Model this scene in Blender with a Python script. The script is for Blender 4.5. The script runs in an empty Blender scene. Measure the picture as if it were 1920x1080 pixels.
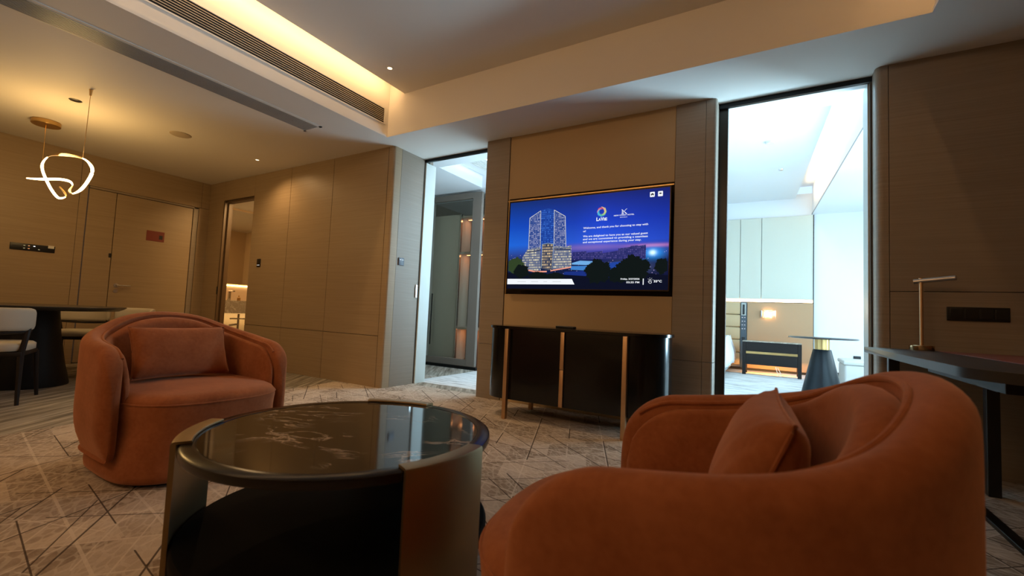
import bpy, bmesh, math, random
from mathutils import Vector, Matrix
random.seed(7)
PI = math.pi
sc = bpy.context.scene
COL = sc.collection

# ------------------------------------------------------------------ camera
cam_d = bpy.data.cameras.new('camera'); cam = bpy.data.objects.new('camera', cam_d); COL.objects.link(cam)
cam_d.sensor_width = 36.0
cam_d.lens = 837.43 / 1920 * 36.0
cam.matrix_world = Matrix(((0.86055882, -0.00729803, 0.50929878, 0.0),
                           (0.50745935, -0.07381227, -0.85850845, 0.0),
                           (0.04385792, 0.99724545, -0.05981635, 0.9),
                           (0, 0, 0, 1)))
cam_d.clip_start = 0.02
cam_d.dof.use_dof = True
cam_d.dof.focus_distance = 4.0
cam_d.dof.aperture_fstop = 3.2
sc.camera = cam
sc.view_settings.view_transform = 'Standard'
sc.view_settings.look = 'None'
sc.view_settings.exposure = 0.0
sc.view_settings.gamma = 1.0
sc.view_settings.use_curve_mapping = False

# ------------------------------------------------------------------ world
w = bpy.data.worlds.new('world'); sc.world = w; w.use_nodes = True
w.node_tree.nodes['Background'].inputs[0].default_value = (0.62, 0.82, 1.0, 1)
w.node_tree.nodes['Background'].inputs[1].default_value = 1.2

# ------------------------------------------------------------------ large lights
WARM = (1.0, 0.62, 0.30)
def area(name, loc, target, sx, sy, energy, color, spread=180):
    l = bpy.data.lights.new(name, 'AREA'); l.shape = 'RECTANGLE'; l.size = sx; l.size_y = sy
    l.energy = energy; l.color = color; l.spread = math.radians(spread)
    o = bpy.data.objects.new(name, l); COL.objects.link(o); o.location = loc
    o.rotation_euler = (Vector(target) - Vector(loc)).to_track_quat('-Z', 'Y').to_euler()
    o['kind'] = 'helper'
    return o
DAY = (0.60, 0.85, 1.0)
area('bedroom_window_daylight', (3.45, 7.0, 1.9), (0.6, 6.0, 0.0), 4.6, 2.2, 190, DAY)
area('dressing_window_daylight', (-2.68, 5.1, 1.5), (-4.6, 4.7, 1.3), 1.0, 2.3, 58, (0.56, 0.83, 1.0))
area('rear_warm_fill', (-3.6, -2.45, 1.5), (-3.4, 3, 2.4), 3.0, 1.6, 9, (1.0, 0.54, 0.22))  # unseen fill, added to warm the television wall and tray edge
def spot(name, loc, target, energy, color, ang, blend=0.6, r=0.03):
    l = bpy.data.lights.new(name, 'SPOT'); l.energy = energy; l.color = color
    l.spot_size = math.radians(ang); l.spot_blend = blend; l.shadow_soft_size = r
    o = bpy.data.objects.new(name, l); COL.objects.link(o); o.location = loc
    o.rotation_euler = (Vector(target) - Vector(loc)).to_track_quat('-Z', 'Y').to_euler()
    o['kind'] = 'helper'
    return o
# LED strips hidden in the living room tray, then an added rear fill
area('cove_strip_light_left', (-3.60, 0.78, 3.40), (-3.78, 0.78, 3.30), 5.2, 0.04, 19, (1.0, 0.60, 0.26))
area('cove_strip_light_right', (0.63, 0.78, 3.40), (0.81, 0.78, 3.30), 5.2, 0.04, 12, (1.0, 0.55, 0.22))
area('tray_rear_fill', (-2.1, -1.85, 3.12), (-2.1, 3.4, 3.05), 2.8, 0.12, 27, (1.0, 0.60, 0.30))  # added out-of-view fill, brightens the tray edge above the television
area('bedroom_ground_bounce', (3.40, 6.1, 0.8), (-0.3, 4.0, 2.7), 2.4, 0.8, 185, (0.50, 0.80, 1.0), 95)
area('bedroom_cove_light', (0.40, 7.4, 3.50), (0.70, 7.4, 3.42), 5.0, 0.04, 18, (1.0, 0.72, 0.42))

# ------------------------------------------------------------------ materials
MATS = {}
def mat(name, col, rough=0.5, metal=0.0, spec=0.5, sheen=0.0, coat=0.0, emit=None, es=0.0, trans=0.0, ior=1.45):
    if name in MATS: return MATS[name]
    m = bpy.data.materials.new(name); m.use_nodes = True
    b = m.node_tree.nodes['Principled BSDF']
    b.inputs['Base Color'].default_value = (*col, 1)
    b.inputs['Roughness'].default_value = rough
    b.inputs['Metallic'].default_value = metal
    b.inputs['Specular IOR Level'].default_value = spec
    b.inputs['Sheen Weight'].default_value = sheen
    b.inputs['Coat Weight'].default_value = coat
    b.inputs['Transmission Weight'].default_value = trans
    b.inputs['IOR'].default_value = ior
    if emit:
        b.inputs['Emission Color'].default_value = (*emit, 1); b.inputs['Emission Strength'].default_value = es
    MATS[name] = m
    return m
class NT:
    def __init__(s, m): s.m = m; s.t = m.node_tree; s.b = s.t.nodes['Principled BSDF']
    def n(s, ty, **k):
        x = s.t.nodes.new(ty)
        for a, v in k.items(): setattr(x, a, v)
        return x
    def l(s, a, b): s.t.links.new(a, b)
    def math(s, op, a, b=None, c=None):
        x = s.n('ShaderNodeMath', operation=op)
        for i, v in enumerate((a, b, c)):
            if v is None: continue
            if isinstance(v, (int, float)): x.inputs[i].default_value = v
            else: s.l(v, x.inputs[i])
        return x.outputs[0]
    def mix(s, f, a, b, mode='MIX'):
        x = s.n('ShaderNodeMix', data_type='RGBA', blend_type=mode)
        for i, v in ((0, f), (6, a), (7, b)):
            if isinstance(v, (int, float)): x.inputs[i].default_value = v
            elif isinstance(v, tuple): x.inputs[i].default_value = (*v, 1)
            else: s.l(v, x.inputs[i])
        return x.outputs[2]
    def pos(s, scale=(1, 1, 1), obj=False, rot=(0, 0, 0)):
        if obj: src = s.n('ShaderNodeTexCoord').outputs['Object']
        else: src = s.n('ShaderNodeNewGeometry').outputs['Position']
        mp = s.n('ShaderNodeMapping'); mp.inputs['Scale'].default_value = scale; mp.inputs['Rotation'].default_value = rot
        s.l(src, mp.inputs[0]); return mp.outputs[0]
    def noise(s, vec, scale=5, detail=3, rough=0.5):
        x = s.n('ShaderNodeTexNoise'); x.inputs['Scale'].default_value = scale; x.inputs['Detail'].default_value = detail
        x.inputs['Roughness'].default_value = rough
        s.l(vec, x.inputs['Vector']); return x.outputs['Fac']
    def ramp(s, f, stops):
        x = s.n('ShaderNodeValToRGB'); e = x.color_ramp.elements
        while len(e) < len(stops): e.new(0.5)
        for i, (p, c) in enumerate(stops): e[i].position = p; e[i].color = (*c, 1)
        s.l(f, x.inputs[0]); return x.outputs[0]
    def bump(s, h, strength=0.2, dist=0.01):
        x = s.n('ShaderNodeBump'); x.inputs['Strength'].default_value = strength; x.inputs['Distance'].default_value = dist
        s.l(h, x.inputs['Height']); s.l(x.outputs[0], s.b.inputs['Normal'])

def veneer(name, c1, c2, rough=0.45):
    """wood-look wall veneer: long fine horizontal grain with patches of stronger streaks"""
    m = mat(name, c1, rough); t = NT(m)
    v = t.pos((1.3, 1.3, 90)); g = t.noise(v, 1.0, 4, 0.6)
    v2 = t.pos((0.7, 0.7, 2.0)); g2 = t.noise(v2, 1.6, 2)
    k = t.math('MULTIPLY', t.math('SUBTRACT', g, 0.5), t.math('MULTIPLY', g2, 1.6))
    f = t.math('ADD', k, 0.5)
    col = t.ramp(f, [(0.3, c2), (0.7, c1)])
    t.l(col, t.b.inputs['Base Color']); t.bump(g, 0.05, 0.002)
    return m
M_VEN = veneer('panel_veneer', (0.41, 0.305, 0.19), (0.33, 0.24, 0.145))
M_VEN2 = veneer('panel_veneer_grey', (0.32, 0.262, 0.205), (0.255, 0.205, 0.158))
M_GOLD = mat('wall_fabric', (0.47, 0.34, 0.19), 0.7)
t = NT(M_GOLD); v = t.pos((400, 400, 400)); t.bump(t.noise(v, 1, 2), 0.1, 0.001)
M_CEIL = mat('ceiling_paint', (0.80, 0.77, 0.72), 0.6, spec=0.3)
M_CEILW = mat('bedroom_paint', (0.86, 0.88, 0.90), 0.6, spec=0.3)
M_GROOVE = mat('panel_gap', (0.06, 0.045, 0.03), 0.8)
M_BLACKM = mat('black_metal', (0.012, 0.012, 0.012), 0.35, metal=0.6)
M_BLACK = mat('black_plastic', (0.012, 0.012, 0.013), 0.35)
M_WHITE = mat('white_plastic', (0.8, 0.78, 0.74), 0.4)
M_BRASS = mat('brushed_brass', (0.62, 0.40, 0.16), 0.32, metal=1.0)
M_COPPER = mat('satin_brass', (0.62, 0.40, 0.22), 0.36, metal=0.9)
M_STEEL = mat('chrome', (0.7, 0.7, 0.7), 0.15, metal=1.0)
M_LACQ = mat('black_lacquer', (0.005, 0.005, 0.005), 0.16, coat=0.0)
M_DWOOD = mat('dark_stained_wood', (0.018, 0.014, 0.013), 0.5, spec=.25)
M_GREYJ = mat('door_jamb_grey', (0.50, 0.52, 0.50), 0.35, metal=0.2)

def velvet():
    m = mat('rust_velvet', (0.36, 0.105, 0.04), 0.85, spec=0.15, sheen=0.5); t = NT(m)
    t.b.inputs['Sheen Tint'].default_value = (1.0, 0.55, 0.35, 1); t.b.inputs['Sheen Roughness'].default_value = 0.45
    v = t.pos((1, 1, 1), obj=True); n1 = t.noise(v, 6, 4, 0.6); n2 = t.noise(v, 60, 3)
    f = t.math('ADD', t.math('MULTIPLY', n1, 0.7), t.math('MULTIPLY', n2, 0.3))
    t.l(t.ramp(f, [(0.35, (0.25, 0.076, 0.028)), (0.65, (0.37, 0.128, 0.054))]), t.b.inputs['Base Color'])
    t.bump(t.noise(v, 400, 2), 0.15, 0.001)
    return m
M_VELVET = velvet()

def carpet():
    m = mat('patterned_carpet', (0.4, 0.34, 0.28), 0.95, spec=0.1); t = NT(m)
    p = t.n('ShaderNodeNewGeometry').outputs['Position']
    sep = t.n('ShaderNodeSeparateXYZ'); t.l(p, sep.inputs[0]); X, Y = sep.outputs[0], sep.outputs[1]
    def axis(deg):
        a = math.radians(deg)
        return t.math('ADD', t.math('MULTIPLY', X, math.cos(a)), t.math('MULTIPLY', Y, math.sin(a)))
    def cell(u, per, off): return t.math('ADD', t.math('DIVIDE', u, per), off)
    def family(deg, per, wid, thr, seglen, off, seed):
        u = cell(axis(deg + 90), per, off)
        fr = t.math('ABSOLUTE', t.math('SUBTRACT', t.math('FRACT', u), 0.5))
        line = t.math('LESS_THAN', t.math('MULTIPLY', fr, per), wid)
        if thr <= 0: return line
        seg = cell(axis(deg), seglen, seed)
        cb = t.n('ShaderNodeCombineXYZ'); t.l(t.math('FLOOR', u), cb.inputs[0]); t.l(t.math('FLOOR', seg), cb.inputs[1]); cb.inputs[2].default_value = seed * 3.7
        wn = t.n('ShaderNodeTexWhiteNoise', noise_dimensions='3D'); t.l(cb.outputs[0], wn.inputs['Vector'])
        return t.math('MULTIPLY', line, t.math('LESS_THAN', wn.outputs['Value'], thr))
    P = 0.25
    light = None
    for a in [(-8, P, .0055, 0, 1, .1, 0), (52, P, .0045, .8, .3, .0, 1.3), (112, P, .0045, .8, .3, .3, 2.1), (142, .12, .003, .5, .25, .2, 5.3), (22, .14, .003, .45, .25, .6, 9.1)]:
        f = family(*a); light = f if light is None else t.math('MAXIMUM', light, f)
    dark = None
    for a in [(-8, P, .0028, .40, .29, .6, 3.1), (-34, .25, .0028, .42, .30, .5, 4.7), (112, P, .0038, .42, .29, .33, 6.2), (142, .30, .0038, .50, .34, .7, 7.9), (42, .27, .003, .45, .30, .4, 8.8)]:
        f = family(*a); dark = f if dark is None else t.math('MAXIMUM', dark, f)
    # triangle cells, each a slightly different tone
    cb = t.n('ShaderNodeCombineXYZ')
    for i, (d, o) in enumerate(((82, .1), (142, .5), (202, .3))): t.l(t.math('FLOOR', cell(axis(d), P, o)), cb.inputs[i])
    wn = t.n('ShaderNodeTexWhiteNoise', noise_dimensions='3D'); t.l(cb.outputs[0], wn.inputs['Vector'])
    cellv = wn.outputs['Value']
    pv = t.pos((1, 1, 1)); n1 = t.noise(pv, 14, 5, 0.7); n2 = t.noise(pv, 140, 2)
    base = t.math('ADD', t.math('MULTIPLY', cellv, 0.42), t.math('ADD', t.math('MULTIPLY', n1, 0.55), t.math('MULTIPLY', n2, 0.12)))
    col = t.ramp(base, [(0.3, (0.27, 0.21, 0.16)), (0.5, (0.43, 0.35, 0.28)), (0.72, (0.55, 0.465, 0.38))])
    vo = t.n('ShaderNodeTexVoronoi', feature='DISTANCE_TO_EDGE'); vo.inputs['Scale'].default_value = 1.0
    mp0 = t.n('ShaderNodeMapping'); mp0.inputs['Scale'].default_value = (13, 30, 1); t.l(t.pos((1, 1, 1), rot=(0, 0, math.radians(38))), mp0.inputs[0]); t.l(mp0.outputs[0], vo.inputs['Vector'])
    web = t.math('LESS_THAN', vo.outputs['Distance'], .09)
    col = t.mix(t.math('MULTIPLY', web, t.math('MULTIPLY', n1, .75)), col, (0.66, 0.58, 0.49))
    col = t.mix(t.math('MULTIPLY', light, 0.62), col, (0.70, 0.62, 0.53))
    col = t.mix(t.math('MULTIPLY', dark, 0.85), col, (0.045, 0.03, 0.022))
    # stripes in the dining zone and in the dressing passage
    vs = t.pos((1, 1, 1), rot=(0, 0, math.radians(-125)))
    mp = t.n('ShaderNodeMapping'); mp.inputs['Scale'].default_value = (1.2, 17, 1); t.l(vs, mp.inputs[0])
    ns = t.noise(mp.outputs[0], 1.0, 4, 0.65)
    scol = t.ramp(ns, [(0.30, (0.12, 0.10, 0.08)), (0.45, (0.27, 0.24, 0.19)), (0.56, (0.40, 0.36, 0.30)), (0.70, (0.60, 0.54, 0.45))])
    z = t.math('LESS_THAN', t.math('ADD', X, t.math('MULTIPLY', Y, 0.14)), -4.08)
    z2 = t.math('MULTIPLY', t.math('GREATER_THAN', Y, 4.9), t.math('LESS_THAN', X, -2.6))
    z3 = t.math('MULTIPLY', t.math('MULTIPLY', t.math('GREATER_THAN', Y, 4.15), t.math('LESS_THAN', Y, 4.42)), t.math('LESS_THAN', X, -2.6))
    zz = t.math('MAXIMUM', z, t.math('MAXIMUM', z2, z3))
    t.l(t.mix(zz, col, scol), t.b.inputs['Base Color'])
    t.bump(t.math('ADD', n2, t.math('MULTIPLY', light, 0.8)), 0.35, 0.004)
    return m
M_CARPET = carpet()

def marble(name, base, vein, scale, rough, lo=0.56, hi=0.72):
    m = mat(name, base, rough, coat=0.0); t = NT(m)
    v = t.pos((1, 1, 1)); n = t.noise(v, 3.4, 2)
    mp = t.n('ShaderNodeMapping'); mp.inputs['Scale'].default_value = (0.7, 3.4, 1); t.l(t.pos((1, 1, 1), rot=(0, 0, math.radians(-32))), mp.inputs[0])
    add = t.n('ShaderNodeVectorMath', operation='ADD'); t.l(mp.outputs[0], add.inputs[0])
    sc_ = t.n('ShaderNodeVectorMath', operation='SCALE'); nn = t.n('ShaderNodeTexNoise'); nn.inputs['Scale'].default_value = 3; t.l(v, nn.inputs['Vector'])
    t.l(nn.outputs['Color'], sc_.inputs[0]); sc_.inputs['Scale'].default_value = 1.1; t.l(sc_.outputs[0], add.inputs[1])
    k = t.noise(add.outputs[0], scale, 6, 0.6)
    veins = t.math('SUBTRACT', 1.0, t.math('MULTIPLY', t.math('ABSOLUTE', t.math('SUBTRACT', k, 0.5)), 34))
    veins = t.math('MAXIMUM', veins, 0.0)
    gate = t.ramp(n, [(lo, (0, 0, 0)), (hi, (1, 1, 1))])
    f = t.math('MULTIPLY', veins, gate)
    t.l(t.mix(f, base, vein), t.b.inputs['Base Color'])
    return m
M_MARBLE = marble('black_marble', (0.012, 0.009, 0.007), (0.50, 0.41, 0.34), 2.2, 0.06, .50, .66)
M_MARBLEG = marble('grey_marble', (0.35, 0.30, 0.24), (0.6, 0.55, 0.48), 6.0, 0.2, .3, .5)

def glassy(name, tint=(0.9, 0.95, 0.93), f=0.12):
    m = bpy.data.materials.new(name); m.use_nodes = True; nt = m.node_tree
    for n in list(nt.nodes):
        if n.type == 'BSDF_PRINCIPLED': nt.nodes.remove(n)
    out = nt.nodes['Material Output']
    tr = nt.nodes.new('ShaderNodeBsdfTransparent'); tr.inputs[0].default_value = (*tint, 1)
    gl = nt.nodes.new('ShaderNodeBsdfGlossy'); gl.inputs['Roughness'].default_value = 0.02
    mx = nt.nodes.new('ShaderNodeMixShader'); mx.inputs[0].default_value = f
    nt.links.new(tr.outputs[0], mx.inputs[1]); nt.links.new(gl.outputs[0], mx.inputs[2]); nt.links.new(mx.outputs[0], out.inputs[0])
    return m
M_GLASS = glassy('clear_glass', (.94, .97, .95), .06)
def emis(name, col, s):
    return mat(name, (0, 0, 0), 0.5, spec=0.06, emit=col, es=s)

# ------------------------------------------------------------------ mesh helpers
class MB:
    def __init__(s): s.bm = bmesh.new()
    def box(s, x0, x1, y0, y1, z0, z1, bev=0.0, rz=0.0, about=None, taper=None):
        bm2 = bmesh.new(); bmesh.ops.create_cube(bm2, size=1)
        for v in bm2.verts:
            v.co = Vector(((x0 + x1) / 2 + v.co.x * (x1 - x0), (y0 + y1) / 2 + v.co.y * (y1 - y0), (z0 + z1) / 2 + v.co.z * (z1 - z0)))
        if bev > 0:
            bmesh.ops.bevel(bm2, geom=bm2.edges[:], offset=bev, segments=3, affect='EDGES', profile=0.5)
        if rz:
            c = Vector(about) if about else Vector(((x0 + x1) / 2, (y0 + y1) / 2, 0))
            R = Matrix.Rotation(rz, 4, 'Z')
            for v in bm2.verts: v.co = R @ (v.co - c) + c
        s.merge(bm2); return s
    def merge(s, bm2):
        me = bpy.data.meshes.new('tmp'); bm2.to_mesh(me); bm2.free(); s.bm.from_mesh(me); bpy.data.meshes.remove(me)
    def lathe(s, prof, c=(0, 0), n=48, a0=0.0, a1=2 * PI, cap=True, sx=1.0, sy=1.0):
        full = abs(a1 - a0 - 2 * PI) < 1e-6
        rings = []
        for i in range(n if full else n + 1):
            a = a0 + (a1 - a0) * i / n
            rings.append([s.bm.verts.new((c[0] + r * math.cos(a) * sx, c[1] + r * math.sin(a) * sy, z)) for r, z in prof])
        m = len(rings)
        for i in range(m if full else m - 1):
            A, B = rings[i], rings[(i + 1) % m]
            for j in range(len(prof) - 1):
                try: s.bm.faces.new((A[j], B[j], B[j + 1], A[j + 1]))
                except ValueError: pass
        if full and cap:
            for j in (0, len(prof) - 1):
                if prof[j][0] > 1e-6:
                    try: s.bm.faces.new([r[j] for r in rings])
                    except ValueError: pass
        return s
    def loop_lathe(s, prof, c, a0, a1, n=24):
        """closed profile swept along an arc, ends capped"""
        rings = []
        for i in range(n + 1):
            a = a0 + (a1 - a0) * i / n
            rings.append([s.bm.verts.new((c[0] + r * math.cos(a), c[1] + r * math.sin(a), z)) for r, z in prof])
        k = len(prof)
        for i in range(n):
            for j in range(k):
                s.bm.faces.new((rings[i][j], rings[i + 1][j], rings[i + 1][(j + 1) % k], rings[i][(j + 1) % k]))
        s.bm.faces.new(rings[0]); s.bm.faces.new(rings[-1][::-1])
        return s
    def tube(s, pts, r, n=10, closed=False, flat=None):
        pts = [Vector(p) for p in pts]; rings = []
        up = Vector((0, 0, 1))
        m = len(pts)
        for i, p in enumerate(pts):
            if closed: d = pts[(i + 1) % m] - pts[i - 1]
            else: d = pts[min(i + 1, m - 1)] - pts[max(i - 1, 0)]
            d.normalize()
            a = d.cross(up)
            if a.length < 1e-3: a = d.cross(Vector((1, 0, 0)))
            a.normalize(); b = a.cross(d); b.normalize()
            rr = r[i] if isinstance(r, (list, tuple)) else r
            ra, rb = (rr, rr) if flat is None else (rr * flat[0], rr * flat[1])
            rings.append([s.bm.verts.new(p + a * math.cos(2 * PI * k / n) * ra + b * math.sin(2 * PI * k / n) * rb) for k in range(n)])
        for i in range(m if closed else m - 1):
            A, B = rings[i], rings[(i + 1) % m]
            for k in range(n): s.bm.faces.new((A[k], B[k], B[(k + 1) % n], A[(k + 1) % n]))
        if not closed:
            s.bm.faces.new(rings[0][::-1]); s.bm.faces.new(rings[-1])
        return s
    def prism(s, poly, z0, z1, bev=0.0):
        bm2 = bmesh.new()
        lo = [bm2.verts.new((x, y, z0)) for x, y in poly]; hi = [bm2.verts.new((x, y, z1)) for x, y in poly]
        k = len(poly)
        bm2.faces.new(lo[::-1]); top = bm2.faces.new(hi)
        for i in range(k): bm2.faces.new((lo[i], lo[(i + 1) % k], hi[(i + 1) % k], hi[i]))
        if bev > 0:
            e = [e for e in bm2.edges if abs(e.verts[0].co.z - e.verts[1].co.z) < 1e-6]
            bmesh.ops.bevel(bm2, geom=e, offset=bev, segments=3, affect='EDGES', profile=0.5)
        s.merge(bm2); return s
    def xz(s, poly, y0, y1):
        """polygon in the x-z plane extruded along y"""
        bm2 = bmesh.new()
        a = [bm2.verts.new((x, y0, z)) for x, z in poly]; b = [bm2.verts.new((x, y1, z)) for x, z in poly]; k = len(poly)
        bm2.faces.new(a); bm2.faces.new(b[::-1])
        for i in range(k): bm2.faces.new((a[i], b[i], b[(i + 1) % k], a[(i + 1) % k]))
        s.merge(bm2); return s
    def grid(s, rows, closed_v=True, cap=False):
        R = [[s.bm.verts.new(p) for p in r] for r in rows]
        for i in range(len(R) - 1):
            n = len(R[i])
            for j in range(n if closed_v else n - 1):
                try: s.bm.faces.new((R[i][j], R[i + 1][j], R[i + 1][(j + 1) % n], R[i][(j + 1) % n]))
                except ValueError: pass
        if cap: s.bm.faces.new(R[0][::-1]); s.bm.faces.new(R[-1])
        return s
    def build(s, name, m, parent=None, smooth=True, loc=None, angle=40):
        bmesh.ops.remove_doubles(s.bm, verts=s.bm.verts[:], dist=1e-6)
        bmesh.ops.recalc_face_normals(s.bm, faces=s.bm.faces[:])
        me = bpy.data.meshes.new(name)
        for f in s.bm.faces: f.smooth = smooth
        if smooth:
            la = math.radians(angle)
            for e in s.bm.edges:
                if len(e.link_faces) == 2 and e.calc_face_angle(0) > la: e.smooth = False
        s.bm.to_mesh(me); s.bm.free()
        me.materials.append(m)
        o = bpy.data.objects.new(name, me); COL.objects.link(o)
        if parent:
            o.parent = parent
            o.matrix_parent_inverse = Matrix.Translation(-parent.location) if False else Matrix()
        if loc: o.location = loc
        return o
def tag(o, label=None, cat=None, group=None, kind=None):
    if label: o['label'] = label
    if cat: o['category'] = cat
    if group: o['group'] = group
    if kind: o['kind'] = kind
    return o
def thing(name, label, cat, loc=(0, 0, 0), rz=0.0, group=None):
    o = bpy.data.objects.new(name, None); COL.objects.link(o); o.location = loc; o.rotation_euler = (0, 0, rz)
    o.empty_display_size = 0.1
    return tag(o, label, cat, group)
def struct(o): o['kind'] = 'structure'; return o
def copy_tree(o, parent=None):
    c = o.copy(); COL.objects.link(c)
    if parent: c.parent = parent
    for ch in list(o.children): copy_tree(ch, c)
    return c
def arcpts(cx, cy, r, a0, a1, n=8):
    return [(cx + r * math.cos(math.radians(a0 + (a1 - a0) * i / n)), cy + r * math.sin(math.radians(a0 + (a1 - a0) * i / n))) for i in range(n + 1)]

# ------------------------------------------------------------------ levels
ZC, ZH, ZR = 2.82, 3.28, 3.55
YD, YP = 4.031, 3.681            # wall with the screen, panelled wall
XE = -8.03                       # entry wall
XR, YB = 2.6, -2.6

# floor
struct(MB().box(XE - 1.0, XR + 1.4, YB - .1, 10.6, -0.1, 0).build('floor', M_CARPET))
# ---- ceilings
c = MB()
c.box(XE - .1, -3.773, YB - .1, YP + .3, ZC, ZR)
c.box(-3.773, .808, 3.47, 4.30, ZC, ZR); c.box(-3.95, -3.773, YP + .3, 4.30, ZC, ZR)
c.box(.808, XR + .1, YB - .1, 4.30, ZC, ZR)
c.box(-3.773, .808, YB - .1, -1.9, ZC, ZR)
struct(c.build('ceiling', M_CEIL, smooth=False))
c = MB()
c.box(-3.541, .576, -1.9, 3.47, ZH, ZH + .05)
c.box(-3.541, -3.50, -1.9, 3.47, ZH + .05, ZH + .075); c.box(.535, .576, -1.9, 3.47, ZH + .05, ZH + .075)
c.box(-3.773, .808, -1.9, 3.47, 3.5, 3.55)
o = struct(c.build('ceiling', M_CEIL, smooth=False))
c = MB()   # thin shadow-gap lip round the foot of the tray
c.box(-3.773, .796, 3.456, 3.47, ZC - .001, ZC + .022); c.box(-3.773, -3.759, -1.9, 3.456, ZC - .001, ZC + .022)
c.box(.794, .808, -1.9, 3.47, ZC - .001, ZC + .022)
struct(c.build('trim_1', M_CEIL, smooth=False))

# ---- panelled wall (far left)
def panels(mb, rects, y0, y1, gap=.003):
    for x0, x1, z0, z1 in rects: mb.box(x0 + gap, x1 - gap, y0, y1, z0 + gap * (z0 > 0), z1 - gap * (z1 < ZC), bev=.002)
p = MB()
R_ = [(XE, -7.574, 0, ZC), (-7.574, -6.733, 2.51, ZC), (-6.733, -5.836, 0, .587), (-6.733, -5.836, .587, ZC),
      (-5.836, -4.935, 0, .587), (-5.836, -4.935, .587, ZC), (-4.935, -3.955, 0, .587), (-4.935, -3.955, .587, ZC)]
panels(p, R_, YP, YP + .03)
struct(p.build('wall_far_left', M_VEN, smooth=False))
b = MB(); b.box(XE, -7.574, YP + .025, YP + .12, 0, ZC); b.box(-7.574, -6.733, YP + .025, YP + .12, 2.515, ZC); b.box(-6.733, -3.92, YP + .025, YP + .12, 0, ZC)
struct(b.build('wall_far_left_core', M_GROOVE, smooth=False))
# corner post and reveal beside the left doorway
p = MB(); p.prism([(-3.95, YP + .12), (-3.95, YP)] + arcpts(-3.885, YP + .025, .025, -90, 0, 6) + [(-3.86, YP + .12)], 0, ZC)
struct(p.build('trim_2', M_VEN))
p = MB(); p.box(-3.95, -3.86, YP + .123, 4.215, 0, ZC, bev=.002)
struct(p.build('wall_reveal_left', M_VEN2, smooth=False))
# ---- wall with the screen
p = MB()
p.prism(arcpts(-2.775, YD + .025, .025, 180, 270, 6) + [(-2.492, YD), (-2.492, YD + .27), (-2.80, YD + .27)], .58, ZC)
p.prism(arcpts(-2.775, YD + .025, .025, 180, 270, 6) + [(-2.492, YD), (-2.492, YD + .27), (-2.80, YD + .27)], 0, .576)
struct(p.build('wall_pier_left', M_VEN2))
p = MB()
for z0, z1 in ((0, .576), (.58, ZC)):
    p.prism([(-.774, YD), (-.53, YD), (-.53, YD + .27), (-.774, YD + .27)], z0, z1)
    p.prism([(-.527, YD)] + arcpts(-.474, YD + .03, .03, -90, 0, 6) + [(-.444, YD + .27), (-.527, YD + .27)], z0, z1)
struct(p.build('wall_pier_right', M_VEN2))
p = MB(); p.box(-2.488, -.778, YD + .01, YD + .05, 2.135, ZC, bev=.003)
p.box(-2.488, -.778, YD + .01, YD + .05, 0, 1.118, bev=.003)
struct(p.build('wall_far_panel', M_GOLD, smooth=False))
p = MB(); p.box(-2.492, -.774, YD + .10, YD + .27, 0, ZC)
struct(p.build('wall_far_core', mat('niche_brown', (0.05, 0.034, 0.02), 0.7), smooth=False))
# bronze strips in the niche above and beside the screen
p = MB(); p.box(-2.486, -.780, YD - .002, YD + .008, 2.104, 2.116)
struct(p.build('trim_3', M_BRASS, smooth=False))
p = MB(); p.box(-2.474, -2.466, YD - .002, YD + .008, 1.12, 2.134)
struct(p.build('trim_4', M_BRASS, smooth=False))
# ---- far right wall
p = MB()
for z0, z1 in ((0, 1.178), (1.182, ZC)):
    p.prism([(.682, YD + .27), (.612, YD + .27)] + arcpts(.652, YD + .04, .04, 180, 270, 6) + [(.682, YD)], 0 if z0 == 0 else z0, z1) if z0 == 0 else None
    p.box(.686, XR, YD, YD + .27, z0, z1, bev=.0015)
p.prism([(.682, YD + .27), (.612, YD + .27)] + arcpts(.652, YD + .04, .04, 180, 270, 6) + [(.682, YD)], 1.178, ZC)
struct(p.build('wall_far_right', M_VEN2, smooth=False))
# ---- other living room walls
struct(MB().box(XR, XR + .1, YB, YD + .27, 0, ZC).build('wall_right', M_VEN, smooth=False))
struct(MB().box(XE, XR, YB - .1, YB, 0, ZC).build('wall_back', M_VEN, smooth=False))
# entry wall with the door opening (y 2.19..3.54)
e = MB()
e.box(XE - .12, XE, YB, .9, 0, ZC, bev=.002); e.box(XE - .12, XE, .904, 2.10, 0, ZC, bev=.002); e.box(XE - .12, XE, 2.104, 2.185, 0, 2.40, bev=.002)
e.box(XE - .12, XE, 2.104, 3.56, 2.404, ZC, bev=.002); e.box(XE - .12, XE, 3.535, YP + .12, 0, 2.40, bev=.002); e.box(XE - .12, XE, 3.563, YP + .12, 2.404, ZC)
struct(e.build('wall_left', M_VEN, smooth=False))
d = struct(MB().box(XE - .11, XE - .10, 2.19, 3.53, 0, 2.41).build('door_1', M_GROOVE, smooth=False))
dl = MB(); dl.box(XE - .06, XE - .004, 2.498, 3.452, .01, 2.366, bev=.003); dl.build('door_leaf', M_VEN, d, smooth=False)
dl = MB(); dl.box(XE - .06, XE - .004, 2.198, 2.490, .01, 2.366, bev=.003); dl.build('side_leaf', M_VEN, d, smooth=False)
dl = MB(); dl.box(XE - .06, XE + .004, 3.460, 3.528, 0, 2.40, bev=.004); dl.box(XE - .06, XE + .004, 2.198, 3.528, 2.372, 2.40, bev=.004); dl.build('door_frame', M_VEN2, d, smooth=False)
h = MB(); h.lathe([(0, 0), (.028, 0), (.028, .01), (0, .01)], n=24)
for v in h.bm.verts: v.co = Vector((XE + v.co.z - .004, 2.575 + v.co.x, 1.07 + v.co.y))
h2 = MB(); h2.lathe([(0, 0), (.026, 0), (.026, .008), (0, .008)], n=24)
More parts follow.
